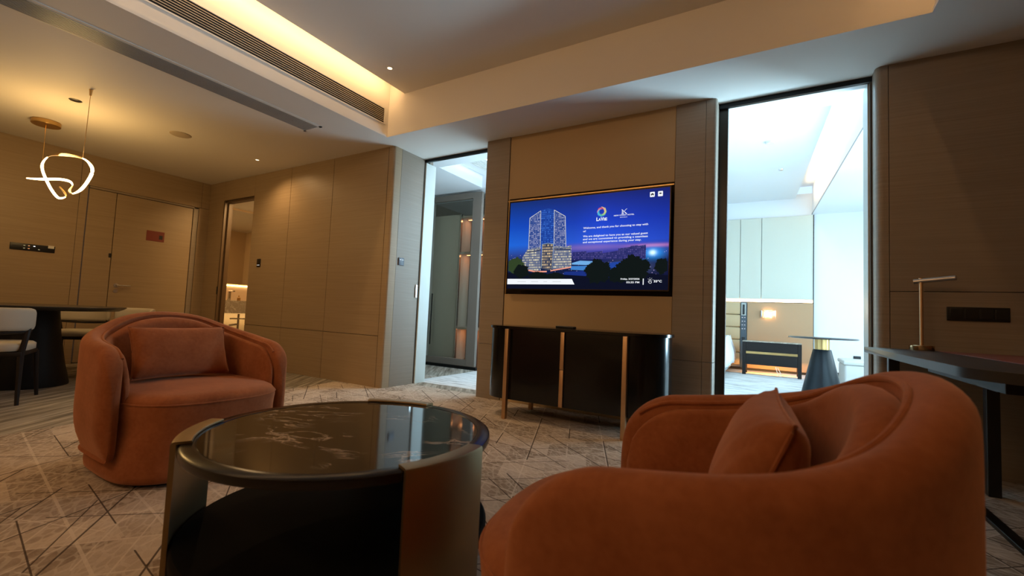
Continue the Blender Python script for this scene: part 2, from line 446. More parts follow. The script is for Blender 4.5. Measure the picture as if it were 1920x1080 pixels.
for v in h2.bm.verts: v.co = Vector((XE + v.co.z - .004, 2.575 + v.co.x, .99 + v.co.y))
me = bpy.data.meshes.new('x'); h2.bm.to_mesh(me); h.bm.from_mesh(me)
h.tube([(XE, 2.575, 1.07), (XE + .055, 2.575, 1.07), (XE + .06, 2.60, 1.07), (XE + .06, 2.72, 1.072)], .010)
ho = h.build('door_handle', mat('satin_steel', (.62, .58, .52), .3, metal=1.0), d); ho['label'] = 'steel lever handle'
MB().box(XE - .006, XE + .018, 2.462, 2.488, 1.455, 1.51, bev=.004).build('door_latch', M_BLACK, d)
# red notice on the door
sg = tag(MB().box(XE - .002, XE + .002, 2.872, 3.096, 1.765, 1.915).build('door_sign', mat('maroon_card', (0.20, 0.035, 0.02), 0.5)), 'small dark red notice plate fixed on the entry door', 'sign')
MB().box(XE + .002, XE + .003, 3.03, 3.075, 1.80, 1.86).build('sign_mark', M_BLACK, sg)

# ---- doorway sliding tracks and jambs (door_2 = left doorway, door_3 = bedroom doorway)
d2 = struct(MB().box(-3.86, -2.80, 4.205, 4.235, 2.785, ZC + .0).build('door_2', M_BLACKM, smooth=False))
MB().box(-3.859, -3.842, 4.214, 4.40, 0, 2.784, bev=.003).build('door_jamb', mat('jamb_white', (0.62, 0.66, 0.63), 0.4), d2, smooth=False)
g = MB(); g.box(-3.864, -3.857, 4.196, 4.212, 0, 2.8); g.build('door_gap', M_GROOVE, d2)
g = MB(); g.box(-3.856, -3.846, 4.15, 4.185, 1.06, 1.22, bev=.002); hh = g.build('door_pull', M_STEEL, d2)
d3 = struct(MB().box(-.444, .612, 4.165, 4.20, 2.78, ZC).build('door_3', M_BLACKM, smooth=False))
g = MB(); g.box(-.443, -.372, 4.202, 4.257, 0, 2.815, bev=.002); g.build('sliding_leaf', mat('dark_bronze', (0.035, 0.032, 0.027), 0.3, metal=.5), d3, smooth=False)
g = MB(); g.box(.590, .612, 4.215, 4.42, 0, 2.815, bev=.002); g.build('door_jamb', M_GREYJ, d3, smooth=False)
g = MB(); g.box(.600, .611, 4.17, 4.19, 0, 2.778); g.build('door_gap', M_GROOVE, d3, smooth=False)

# ------------------------------------------------------------------ bedroom beyond the right doorway
YH = 10.225
DX = math.tan(math.radians(-3.0))
b = MB()
b.box(-4.0, 3.6, YH, YH + .1, 0, 3.5)
struct(b.build('wall_bedroom_far', M_CEILW, smooth=False))
b = MB(); b.box(-4.1, -4.0, 6.0, YH, 0, 3.5); b.box(-4.0, -2.5, 6.1, 6.2, 0, 3.5); b.box(-2.6, -2.5, 4.3, 6.1, 0, 3.5)
struct(b.build('wall_bedroom_left', M_CEILW, smooth=False))
b = MB(); b.box(-2.6, -.45, 4.30, 4.36, 0, 3.5); b.box(-.45, .61, 4.30, 4.36, ZC, 3.5); b.box(.613, 3.6, 4.30, 4.36, 0, 3.5)
struct(b.build('wall_bedroom_near', M_CEILW, smooth=False))
b = MB(); b.box(3.55, 3.65, 4.3, YH, 0, .45); b.box(3.55, 3.65, 4.3, YH, 2.95, 3.5); b.box(3.55, 3.65, 4.3, 4.6, .45, 2.95); b.box(3.55, 3.65, 9.8, YH, .45, 2.95)
struct(b.build('wall_bedroom_right', M_CEILW, smooth=False))
wd = struct(MB().box(3.58, 3.62, 7.15, 7.21, .45, 2.95).build('window_1', M_WHITE, smooth=False))
MB().box(3.595, 3.605, 4.6, 9.8, .45, 2.95).build('pane', M_GLASS, wd, smooth=False)
# ceiling: soffit at 3.08 round a raised tray whose right side runs 3 degrees off square
def skew(poly): return poly
b = MB()
xr = lambda y: .80 + (y - 6.0) * -.0515
b.prism([(xr(5.2), 5.2), (3.55, 5.2), (3.55, YH), (xr(YH), YH)], 3.08, 3.7)
b.box(-4.0, 3.55, 4.36, 5.2, 3.08, 3.7)
b.box(-4.0, -2.6, 5.2, YH, 3.08, 3.7)
struct(b.build('ceiling', M_CEILW, smooth=False))
b = MB()
b.prism([(-2.6, 5.2), (xr(5.2) - .27, 5.2), (xr(YH) - .27, YH), (-2.6, YH)], 3.42, 3.46)
b.box(-2.6, 1.2, 5.2, YH, 3.64, 3.7)
struct(b.build('ceiling', M_CEILW, smooth=False))
g = MB(); xr0, xr1 = xr(5.2), xr(YH)
g.prism([(xr0 - .006, 5.2), (xr0, 5.2), (xr1, YH), (xr1 - .006, YH)], 3.078, 3.10)
struct(g.build('trim_5', mat('shadow_line', (0.35, 0.36, 0.37), 0.6), smooth=False))
struct(MB().box(-4.0, .612, YH - .03, YH, 0, .055).box(.62, 3.5, YH - .012, YH, 0, .10).build('baseboard_bedroom', mat('dark_skirting', (0.05, 0.045, 0.04), .4), smooth=False))

def pale_daylit_carpet():  # streaked carpet, colour lightened to carry the daylight and its bounce
    m = mat('pale_daylit_carpet', (0.74, 0.73, 0.72), .95, spec=.1); t = NT(m)
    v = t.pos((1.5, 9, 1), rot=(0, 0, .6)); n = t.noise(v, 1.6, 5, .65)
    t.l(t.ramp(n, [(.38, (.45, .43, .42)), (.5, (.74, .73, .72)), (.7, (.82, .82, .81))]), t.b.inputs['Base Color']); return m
struct(MB().box(-4.0, 3.55, 4.36, YH, 0, .004).build('floor_bedroom', pale_daylit_carpet(), smooth=False))
# headboard wall cladding: white upper panels above a lit ledge, tan leather below
M_HBW = mat('cream_wall_panel', (0.66, 0.66, 0.56), 0.6)
M_TAN = mat('tan_leather', (0.50, 0.30, 0.16), 0.55)
M_TANS = mat('padded_leather', (0.56, 0.40, 0.22), 0.5)
hb = thing('wall_cladding', 'cream upper wall panels over a tan leather headboard wall in the bedroom', 'wall panel', (0, YH, 0))
for x0, x1 in ((-2.6, -1.02), (-1.012, -.646), (-.638, -.265), (-.257, .60)):
    MB().box(x0, x1, -.06, -.015, 1.43, 3.06, bev=.004).build('upper_panel', M_HBW, hb, smooth=False)
MB().box(.602, .612, -.07, 0, .05, 3.06).build('edge_trim', M_BLACKM, hb, smooth=False)
MB().box(-.500, .600, -.10, -.02, .055, 1.36, bev=.004).build('leather_panel', M_TAN, hb, smooth=False)
MB().box(-2.6, .600, -.105, -.015, 1.362, 1.372).build('ledge', M_BLACKM, hb, smooth=False)
MB().box(-2.6, .590, -.04, -.02, 1.376, 1.386).build('light_strip', emis('ledge_led', (1.0, .72, .40), 22), hb, smooth=False)
# bed: padded headboard, mattress, duvet
bed = thing('bed', 'bed with white duvet and padded tan headboard, cut off by the doorway', 'bed', (-1.7, 8.9, 0))
for i in range(5):
    MB().box(-.9, 1.085, 1.18, 1.30, .10 + i * .252, .348 + i * .252, bev=.03).build('headboard_cushion', M_TANS, bed)
MB().box(-.9, .93, -.9, 1.17, .06, .34, bev=.02).build('bed_base', mat('bed_fabric', (0.42, 0.48, 0.50), .8), bed)
MB().box(-.88, .91, -.88, 1.15, .34, .58, bev=.06).build('mattress', M_WHITE, bed)
dv = MB(); rows = []
for i in range(25):
    y = -.95 + i * .078
    row = []
    for j in range(41):
        s_ = j / 40 * 2.9 - 1.45; drop = max(0, abs(s_) - .93); x = math.copysign(min(abs(s_), .93) + .09 * min(drop * 3, 1) + .02 * math.sin(y * 17 + s_) * min(1, drop * 4), s_)
        z = .70 - drop * .95 + .012 * math.sin(y * 9 + s_ * 5) - .05 * max(0, abs(s_) / .93 - .85) * 5 * (drop == 0)
        z = max(z, .15)
        row.append((x, y, z))
    rows.append(row)
dv.grid(rows, closed_v=False)
dvo = dv.build('duvet', mat('white_linen', (0.85, 0.87, 0.9), .8), bed)
sm_ = dvo.modifiers.new('s', 'SOLIDIFY'); sm_.thickness = .04
# bedside control column
cc = thing('control_panel', 'narrow dark control column with switches between bed and nightstand', 'control panel', (-.56, YH - .115, 0))
MB().box(-.055, .055, -.03, .01, .06, 1.36, bev=.003).build('column', mat('smoked_panel', (0.07, 0.09, 0.11), .25), cc, smooth=False)
MB().box(-.042, .042, -.036, -.028, 1.09, 1.345, bev=.003).build('handset_plate', mat('grey_plate', (0.45, 0.46, 0.42), .3), cc, smooth=False)
MB().box(-.018, .018, -.046, -.034, 1.11, 1.31, bev=.008).build('reading_lamp', M_BLACK, cc)
col_o = [c_ for c_ in cc.children if c_.name.startswith('column')][0]
for r in range(4):
    for s_ in (-.022, .022):
        MB().box(s_ - .010, s_ + .010, -.034, -.029, 1.045 - r * .075, 1.055 - r * .075).build('button_light', emis('button_led', (.8, .85, .9), 1.2), col_o, smooth=False)
MB().box(-.03, .03, -.034, -.029, .58, .66, bev=.003).build('socket', M_BLACK, cc)
# bedside wall lamp
wl = thing('wall_lamp', 'glowing crystal wall lamp above the nightstand', 'wall lamp', (-.13, YH - .105, 1.13))
MB().box(-.125, -.105, -.05, 0, -.06, .07, bev=.003).build('bracket', M_STEEL, wl)
g = MB(); g.box(-.09, .13, -.07, -.012, -.075, .085, bev=.012); g.build('lamp_shade', glassy('crystal', (1, .97, .9), .2), wl)
g = MB(); g.box(-.055, .055, -.052, -.03, -.045, .05, bev=.01); g.build('bulb', emis('lamp_glow', (1.0, .68, .35), 26), wl)
# nightstand
ns = thing('nightstand', 'dark wood nightstand with brass strip and grey stone top beside the bed', 'nightstand', (-.07, 9.52, 0))
for sx in (-1, 1):
    for sy in (-1, 1):
        l_ = MB(); l_.box(sx * .43 - .03, sx * .43 + .03, sy * .20 - .025, sy * .20 + .025, 0, .60, bev=.006); l_.build('leg', M_DWOOD, ns, smooth=False)
MB().box(-.40, .40, -.22, .22, .19, .385, bev=.004).build('drawer', M_DWOOD, ns, smooth=False)
MB().box(-.40, .40, -.22, .22, .43, .60, bev=.004).build('drawer', M_DWOOD, ns, smooth=False)
MB().box(-.40, .40, -.225, .20, .387, .428).build('brass_strip', M_BRASS, ns, smooth=False)
MB().box(-.46, .46, -.235, .235, .60, .618, bev=.004).build('top', M_MARBLEG, ns, smooth=False)
area('nightstand_glow', (-.07, 9.55, .18), (-.07, 9.9, .0), .7, .04, 12.0, (1.0, .45, .10))
cb = MB(); cb.tube([(.0, 9.27, .18), (.02, 9.262, .10), (.06, 9.262, .02), (.10, 9.262, .012), (.085, 9.262, .06), (.03, 9.27, .17)], .005, 6)
tag(cb.build('power_cable', M_WHITE), 'loop of white cable hanging under the nightstand', 'cable')
# round table
rt = thing('round_table', 'round bedroom table on a black cone with brass neck', 'table', (.53, 7.26, 0))
MB().lathe([(0, .76), (.385, .76), (.400, .770), (.385, .782), (0, .782)], n=64).build('tabletop', mat('black_stone', (.03, .03, .03), .12), rt)
MB().lathe([(0, .62), (.085, .62), (.085, .70), (.085, .76), (0, .76)], n=40).build('neck', M_BRASS, rt)
MB().lathe([(0, 0), (.235, 0), (.236, .02), (.105, .61), (.10, .62), (0, .62)], n=48).build('base', mat('teal_black', (0.006, 0.009, 0.012), .30, spec=.3), rt)
# ottoman bench
ot = thing('ottoman', 'off-white box ottoman at the right edge of the bedroom doorway', 'ottoman', (1.25, 8.75, 0))
MB().box(-.36, .6, -.38, .38, .0, .37, bev=.03).build('body', mat('cream_boucle', (0.62, 0.60, 0.56), .9), ot)
MB().box(-.375, .61, -.39, .39, .37, .43, bev=.02).build('lid', MATS['cream_boucle'], ot)
tl_ = MB(); tl_.box(-.12, .2, -.46, -.39, .17, .27, bev=.03); tl_.build('bolster', M_WHITE, ot)
tag(MB().box(1.215, 1.325, YH - .012, YH, .345, .425, bev=.003).build('wall_socket', M_BLACK), 'black double socket on the white bedroom wall above the ottoman', 'socket')
o = tag(MB().lathe([(0, 3.418), (.03, 3.40), (.035, 3.42)], c=(.05, 8.2), n=20).build('sprinkler', M_STEEL), 'tiny sprinkler in the bedroom ceiling, the farther of two fittings', 'sprinkler')
o = tag(MB().lathe([(0, 3.39), (.05, 3.39), (.055, 3.42)], c=(-.09, 6.9), n=24).build('smoke_detector', M_WHITE), 'white round smoke detector in the bedroom ceiling', 'smoke detector')

# ------------------------------------------------------------------ dressing passage beyond the left doorway
b = MB(); b.box(-5.6, -2.6, 6.35, 6.45, 0, 3.2)
struct(b.build('wall_dressing_far', M_VEN2, smooth=False))
b = MB(); b.box(-5.6, -5.5, 3.82, 6.4, 0, 3.2)
struct(b.build('wall_dressing_left', M_VEN2, smooth=False))
b = MB(); b.box(-5.5, -3.862, 4.30, 4.36, 0, 3.2)
struct(b.build('wall_dressing_near', M_VEN2, smooth=False))
b = MB(); b.box(-5.6, -4.05, 4.30, 6.4, 2.90, 3.2); b.box(-4.05, -2.6, 4.30, 4.70, 2.90, 3.2); b.box(-4.05, -2.6, 5.75, 6.4, 2.90, 3.2); b.box(-4.05, -2.6, 4.7, 5.75, 3.12, 3.2)
struct(b.build('ceiling', M_CEILW, smooth=False))
area('dressing_cove_light', (-3.3, 5.2, 3.0), (-3.6, 5.2, 3.12), 1.0, .08, 9, (.9, .96, 1.0))
vt = thing('air_vent', 'white slatted vent in the cove above the left doorway room', 'vent', (-3.35, 5.2, 2.96))
MB().box(-.30, .0, -.5, .55, .05, .06).build('backing', mat('vent_dark', (0.25, .27, .28), .6), vt, smooth=False)
for i in range(7):
    MB().box(-.29 + i * .042, -.27 + i * .042, -.5, .55, .0, .05).build('slat', M_WHITE, vt, smooth=False)
# framed glass sliding door with the wardrobe behind
gd = thing('glazed_partition', 'tall glazed partition in a taupe frame seen through the left doorway', 'glass partition', (-4.6, 5.84, 0))
f_ = MB(); f_.box(-.62, -.475, -.03, .03, 0.05, 2.86, bev=.003); f_.box(.345, .52, -.03, .03, .05, 2.86, bev=.003); f_.box(-.475, .345, -.03, .03, 2.765, 2.86, bev=.003); f_.box(-.475, .345, -.03, .03, .05, .155, bev=.003)
f_.build('frame', mat('taupe_frame', (0.20, 0.165, 0.135), .45), gd, smooth=False)
MB().box(-.475, .345, -.006, .0, .155, 2.765).build('pane', M_GLASS, gd, smooth=False)
MB().box(-.405, -.395, -.05, -.03, .35, 1.2, bev=.002).build('handle', M_BLACKM, gd, smooth=False)
wr = thing('wardrobe', 'grey wardrobe with lit open shelves behind the glazed door', 'wardrobe', (-4.6, 5.84, 0))
MB().box(-.80, .0, .14, .45, .02, 2.56, bev=.003).build('door', mat('wardrobe_grey', (0.42, 0.35, 0.27), .5), wr, smooth=False)
MB().box(.001, .012, .12, .16, .02, 2.56).build('edge_strip', M_STEEL, wr, smooth=False)
M_NICHE = mat('niche_wood', (0.20, 0.14, 0.11), .5)
MB().box(.015, .50, .42, .45, .02, 2.56).build('back_panel', M_NICHE, wr, smooth=False)
for z in (.66, 1.92, 2.53):
    MB().box(.015, .50, .15, .42, z - .035, z, bev=.002).build('shelf', MATS['wardrobe_grey'], wr, smooth=False)
    MB().box(.03, .48, .30, .33, z - .042, z - .036).build('light_strip', emis('shelf_led', (1.0, .34, .12), 6), wr, smooth=False)
    area('shelf_glow', (-4.34, 6.15, z - .05), (-4.34, 6.20, z - .6), .40, .05, .8, (1.0, .38, .14))
MB().box(-.56, .55, -.028, .028, 0, .045).build('bottom_rail', M_BLACKM, gd, smooth=False)

# ------------------------------------------------------------------ bathroom behind the small doorway
b = MB(); b.box(-8.72, -8.62, 3.8, 6.2, 0, 2.9)
struct(b.build('wall_bathroom_left', mat('bath_tile', (0.55, 0.42, 0.27), .35), smooth=False))
b = MB(); b.box(-8.62, -5.7, 6.1, 6.2, 0, 2.9); b.box(-5.8, -5.7, 3.8, 6.1, 0, 2.9); b.box(-8.62, -8.15, 3.78, 3.80, 0, 2.9)
struct(b.build('wall_bathroom_far', MATS['bath_tile'], smooth=False))
struct(MB().box(-8.7, -5.7, 3.8, 6.2, 2.64, 2.75).build('ceiling', M_CEIL, smooth=False))
j = MB(); j.box(-7.572, -7.54, YP - .004, YP + .12, 0, 2.508); j.box(-6.765, -6.735, YP + .03, YP + .12, 0, 2.508); j.box(-7.54, -6.765, YP + .03, YP + .12, 2.48, 2.508)
d4 = struct(j.build('door_4', mat('bronze_brown', (0.12, 0.075, 0.04), .4), smooth=False))
MB().box(-7.56, -7.50, YP + .04, YP + .09, 0, 2.47, bev=.003).build('sliding_leaf', MATS['bronze_brown'], d4, smooth=False)
MB().box(-7.575, -7.55, YP - .012, YP - .004, 1.02, 1.14, bev=.003).build('door_pull', M_BLACK, d4, smooth=False)
mi = tag(MB().box(-8.62, -8.595, 3.9, 5.9, 1.235, 2.60).build('mirror', mat('mirror_glass', (.85, .83, .78), .02, metal=1.0), smooth=False), 'large bathroom mirror above the vanity, seen through the small doorway', 'mirror')
va = thing('vanity', 'grey marble bathroom vanity with lit backsplash', 'vanity', (-8.615, 4.9, 0))
MB().box(.016, .52, -1.0, 1.0, .715, .935, bev=.006).build('countertop', M_MARBLEG, va, smooth=False)
MB().box(.0, .015, -1.0, 1.0, .94, 1.20).build('backsplash', mat('cream_stone', (0.75, 0.58, 0.42), .35), va, smooth=False)
MB().box(.016, .03, -1.0, 1.0, 1.205, 1.215).build('light_strip', emis('vanity_led', (1.0, .62, .25), 18), va, smooth=False)
fa = thing('faucet', 'square chrome basin faucet on the bathroom counter', 'faucet', (-8.36, 4.27, .937))
MB().box(-.02, .02, -.02, .02, 0, .17, bev=.004).build('body', M_STEEL, fa)
MB().box(-.015, .15, -.018, .018, .15, .172, bev=.004).build('spout', M_STEEL, fa)
tag(MB().lathe([(0, .937), (.028, .937), (.028, .99), (.01, 1.0), (.01, 1.03), (0, 1.03)], c=(-8.36, 4.44), n=20).build('soap_dispenser', M_BRASS), 'small brass soap dispenser beside the basin faucet', 'dispenser')
tr_ = MB(); tr_.tube([(-8.15, 4.20, .62), (-8.15, 4.48, .62)], .012); tr_.tube([(-8.25, 4.40, .70), (-8.25, 4.40, .35)], .02); tr_.tube([(-8.25, 4.40, .52), (-8.25, 4.25, .50)], .018)
tag(tr_.build('drain_pipe', M_STEEL), 'chrome pipework under the bathroom counter', 'pipe')
area('bathroom_glow', (-6.4, 4.1, 2.6), (-7.8, 4.9, .8), .4, .4, 42, (1.0, .60, .24))
area('under_counter_glow', (-8.45, 4.6, .70), (-8.6, 4.6, .3), 1.2, .05, 3, (1.0, .68, .30))

# ------------------------------------------------------------------ ceiling fittings
gr = thing('air_vent', 'long dark slatted air grille in the bright side of the ceiling tray', 'vent', (-3.773, 0, 0))
MB().box(-.002, .002, -1.8, 3.40, 2.965, 3.125).build('backing', mat('vent_black', (0.02, 0.014, 0.01), .7), gr, smooth=False)
f_ = MB(); f_.box(0, .008, -1.8, 3.425, 3.125, 3.137); f_.box(0, .008, -1.8, 3.425, 2.953, 2.965); f_.box(0, .008, 3.40, 3.425, 2.965, 3.125); f_.build('frame', M_CEIL, gr, smooth=False)
for i in range(7):
    z = 2.985 + i * .02
    s_ = MB(); s_.box(.001, .008, -1.8, 3.40, z - .0026, z + .0026); s_.build('slat', mat('slat_paint', (0.55, 0.47, 0.37), .5), gr, smooth=False)
df = thing('air_vent', 'long grey linear diffuser flush in the dining ceiling', 'vent', (0, 0, ZC))
MB().box(-4.455, -4.235, -2.0, 2.92, -.003, -.001).build('backing', mat('diffuser_dark', (0.06, 0.055, 0.05), .6), df, smooth=False)
f_ = MB(); f_.box(-4.49, -4.455, -2.0, 2.95, -.006, 0); f_.box(-4.235, -4.20, -2.0, 2.95, -.006, 0); f_.box(-4.49, -4.20, 2.92, 2.95, -.006, 0); f_.build('frame', M_CEIL, df, smooth=False)
for i in range(11):
    x = -4.45 + i * .0205
    MB().box(x, x + .010, -2.0, 2.92, -.010, -.002).build('slat', mat('diffuser_grey', (0.33, 0.31, 0.28), .35), df, smooth=False)
sp_ = MB(); sp_.lathe([(0, ZC - .008), (.095, ZC - .008), (.105, ZC - .003), (.106, ZC)], c=(-5.97, 2.37), n=40)
tag(sp_.build('ceiling_speaker', mat('speaker_grille', (0.5, 0.42, 0.32), .7)), 'round flat speaker grille in the dining ceiling', 'speaker')
sp_ = MB(); sp_.lathe([(0, ZC - .004), (.045, ZC - .004), (.05, ZC)], c=(-5.96, 1.46), n=30)
tag(sp_.build('ceiling_sensor', M_BLACK), 'small black disc sensor in the ceiling near the pendant', 'sensor')
def downlight(x, y, z, label, en, tgt, r=.035, ang=95, group='recessed downlights', col=(1.0, .62, .28)):
    o = thing('downlight', label, 'downlight', (x, y, z), 0, group)
    MB().lathe([(r * .62, -.001), (r, -.004), (r * 1.12, -.003), (r * 1.12, 0)], n=28).build('rim', M_WHITE, o)
    MB().lathe([(0, -.002), (r * .62, -.001)], n=24).build('lens', emis('lens_glow', (1.0, .75, .45), 3.0), o)
    spot('downlight_beam', (x, y, z - .02), tgt, en, col, ang, .8)
downlight(-6.0, 3.28, ZC, 'small recessed downlight in the dining ceiling near the panelled wall', 26, (-5.6, 3.0, 0), ang=160)
downlight(-3.308, 3.021, ZH, 'small bright recessed downlight near the corner of the raised ceiling', 75, (-2.9, 2.9, 0), r=.038, ang=88)

# ------------------------------------------------------------------ switches and sockets
ws = thing('light_switch', 'black square light switch on the panelled wall by the bathroom doorway', 'switch', (-6.475, YP, 1.49))
MB().box(-.045, .045, -.010, -.001, -.06, .06, bev=.004).build('plate', M_BLACK, ws)
for s_ in (-.018, .018): MB().box(s_ - .007, s_ + .007, -.0115, -.0095, -.036, -.028).build('indicator', emis('indicator', (.9, .85, .8), 1.5), ws, smooth=False)
ws = thing('light_switch', 'grey light switch on the pale return wall beside the left doorway', 'switch', (-3.86, 3.88, 1.475))
MB().box(.001, .012, -.045, .045, -.045, .045, bev=.004).build('plate', mat('slate_plate', (0.06, 0.07, 0.10), .3), ws)
for s_ in (-.018, .018): MB().box(.011, .0135, s_ - .010, s_ + .010, .018, .024).build('indicator', emis('indicator2', (.8, .9, 1.0), 1.5), ws, smooth=False)
kp = thing('switch_panel', 'wide black switch strip with key card on the wall left of the entry door', 'switch panel', (XE, 1.72, 1.475))
MB().box(.001, .012, -.195, .200, -.042, .042, bev=.003).build('plate', M_BLACK, kp)
MB().box(.010, .014, .135, .190, .012, .048).build('key_card', M_WHITE, kp, smooth=False)
for y_, z_, c_ in ((-.075, .018, 0), (-.075, -.016, 0), (-.035, .018, 1), (-.035, -.016, 1), (.012, .018, 2), (.055, -.018, 0)):
    MB().box(.0115, .0135, y_ - .008, y_ + .008, z_ - .004, z_ + .004).build('button_light', emis('btn%d' % c_, [(.7, .6, .3), (1., .4, .15), (1, .95, .9)][c_], [.5, .8, 2][c_]), kp, smooth=False)
sk = thing('wall_socket', 'long black multi socket on the dark wall above the desk', 'socket', (1.125, YD, 1.035))
MB().box(-.15, .145, -.012, -.001, -.045, .045, bev=.003).build('plate', M_BLACK, sk)
for i in range(4): MB().box(-.135 + i * .071, -.075 + i * .071, -.0135, -.011, -.032, .032, bev=.002).build('outlet', mat('outlet_black', (0.02, .02, .02), .2), sk)

# ------------------------------------------------------------------ television
tv = thing('television', 'large wall-mounted television showing a blue night hotel welcome screen', 'television', (-1.615, 4.0, 1.172))
W_, H_ = 1.62, .905
MB().box(-W_ / 2 - .012, W_ / 2 + .012, -.012, .03, -.014, H_ + .012, bev=.003).build('bezel', mat('bezel_bronze', (.03, .02, .012), .25, metal=.7), tv, smooth=False)
def screen_mat():
    m = bpy.data.materials.new('screen_picture'); m.use_nodes = True
    t = NT(m); t.b.inputs['Base Color'].default_value = (.002, .002, .004, 1); t.b.inputs['Roughness'].default_value = .4; t.b.inputs['Specular IOR Level'].default_value = .06
    tc = t.n('ShaderNodeTexCoord').outputs['Object']; sp = t.n('ShaderNodeSeparateXYZ'); t.l(tc, sp.inputs[0])
    X, Z = sp.outputs[0], sp.outputs[2]
    zf = t.math('DIVIDE', Z, H_)
    sky = t.ramp(zf, [(0.0, (.002, .004, .02)), (.30, (.006, .010, .06)), (.38, (.03, .03, .20)), (.50, (.018, .07, .50)), (.72, (.008, .035, .36)), (1.0, (.008, .016, .13))])
    xf = t.math('ADD', t.math('DIVIDE', X, W_), .5)
    left = t.ramp(xf, [(0, (.55, 1.5, 1.1)), (.45, (.9, 1.1, 1.0)), (.62, (1.15, 1.2, 1.3)), (1, (.7, .72, .85))])
    sky = t.mix(1.0, sky, left, 'MULTIPLY')
    # city lights low down
    vo = t.n('ShaderNodeTexVoronoi'); vo.inputs['Scale'].default_value = 46; t.l(tc, vo.inputs['Vector'])
    dots = t.math('LESS_THAN', vo.outputs['Distance'], .16)
    band = t.math('MULTIPLY', t.math('LESS_THAN', Z, .36), t.math('GREATER_THAN', Z, .02))
    nz = t.noise(t.pos((1, 1, 2.5), obj=True), 9, 4)
    g = t.math('MULTIPLY', t.math('MULTIPLY', dots, band), t.math('GREATER_THAN', nz, .5))
    sky = t.mix(g, sky, (.42, .32, .55))
    # magenta haze and the bright blue floodlight at right
    def blob(x, z, rx, rz, col, s_, cur):
        dx = t.math('DIVIDE', t.math('SUBTRACT', X, x), rx); dz = t.math('DIVIDE', t.math('SUBTRACT', Z, z), rz)
        d = t.math('ADD', t.math('MULTIPLY', dx, dx), t.math('MULTIPLY', dz, dz))
        e = t.math('MULTIPLY', t.math('EXPONENT', t.math('MULTIPLY', d, -1.0)), s_)
        return t.mix(e, cur, col)
    sky = blob(.66, .395, .20, .016, (.60, .20, .42), .7, sky)
    sky = blob(.10, .40, .35, .03, (.20, .12, .40), .7, sky)
    sky = blob(.675, .330, .09, .05, (.02, .35, 1.0), .8, sky)
    sky = blob(.675, .330, .028, .022, (.7, 1.0, 1.0), 1.0, sky)
    sky = blob(.45, .20, .18, .05, (.22, .30, .55), .35, sky)
    t.l(sky, t.b.inputs['Emission Color']); t.b.inputs['Emission Strength'].default_value = 1.25
    return m
SCR = []          # (mesh, material) layers of the picture, joined into the one screen mesh below
def layer(mb_or_mesh, m):
    if isinstance(mb_or_mesh, MB):
        me = bpy.data.meshes.new('layer'); bmesh.ops.recalc_face_normals(mb_or_mesh.bm, faces=mb_or_mesh.bm.faces[:]); mb_or_mesh.bm.to_mesh(me); mb_or_mesh.bm.free()
    else: me = mb_or_mesh
    SCR.append((me, m))
layer(MB().box(-W_ / 2, W_ / 2, -.0135, -.012, 0, H_), screen_mat())
TX, TZ = -1.615, 1.172   # offsets from world to screen coordinates
LAY = [-.0140]
def flat(name, poly, m, wz=True):
    """thin picture element on the screen; poly in world x,z"""
    LAY[0] -= .00006
    pp = [(x - TX, z - TZ) for x, z in poly]
    layer(MB().xz(pp, LAY[0], LAY[0] + .00005), m)
def facade(name, bg, lit, sx, sz, dens=.5):
    m = bpy.data.materials.new(name); m.use_nodes = True; t = NT(m); t.b.inputs['Base Color'].default_value = (0, 0, 0, 1); t.b.inputs['Roughness'].default_value = .4; t.b.inputs['Specular IOR Level'].default_value = .06
    tc = t.n('ShaderNodeTexCoord').outputs['Object']; sp = t.n('ShaderNodeSeparateXYZ'); t.l(tc, sp.inputs[0])
    u = t.math('MULTIPLY', sp.outputs[0], sx); v = t.math('MULTIPLY', sp.outputs[2], sz)
    fu = t.math('GREATER_THAN', t.math('FRACT', u), .35); fv = t.math('GREATER_THAN', t.math('FRACT', v), .4)
    cb = t.n('ShaderNodeCombineXYZ'); t.l(t.math('FLOOR', u), cb.inputs[0]); t.l(t.math('FLOOR', v), cb.inputs[1])
    wn = t.n('ShaderNodeTexWhiteNoise', noise_dimensions='2D'); t.l(cb.outputs[0], wn.inputs['Vector'])
    f = t.math('MULTIPLY', t.math('MULTIPLY', fu, fv), t.math('MULTIPLY', wn.outputs['Value'], t.math('LESS_THAN', wn.outputs['Value'], dens + .4)))
    t.l(t.mix(f, bg, lit), t.b.inputs['Emission Color']); t.b.inputs['Emission Strength'].default_value = 1.0
    return m
F_W = facade('picture_tower', (.03, .07, .28), (.55, .55, .75), 75, 62)
F_M = facade('picture_glass', (.01, .05, .32), (.06, .22, .8), 60, 50)
F_P = facade('picture_podium', (.10, .13, .24), (.95, .85, .55), 62, 40, .6)
F_A = facade('picture_atrium', (.05, .06, .10), (.9, .65, .35), 55, 36, .5)
F_C = facade('picture_blocks', (.02, .025, .14), (.12, .10, .35), 60, 60)
E_LINE = emis('picture_line', (.75, .75, .68), 1.0)
E_WHT = emis('picture_white', (.9, .93, .98), 1.0)
E_TREE = emis('picture_tree', (.004, .008, .008), 1.0)
E_TREEG = emis('picture_tree_green', (.03, .055, .02), 1.0)
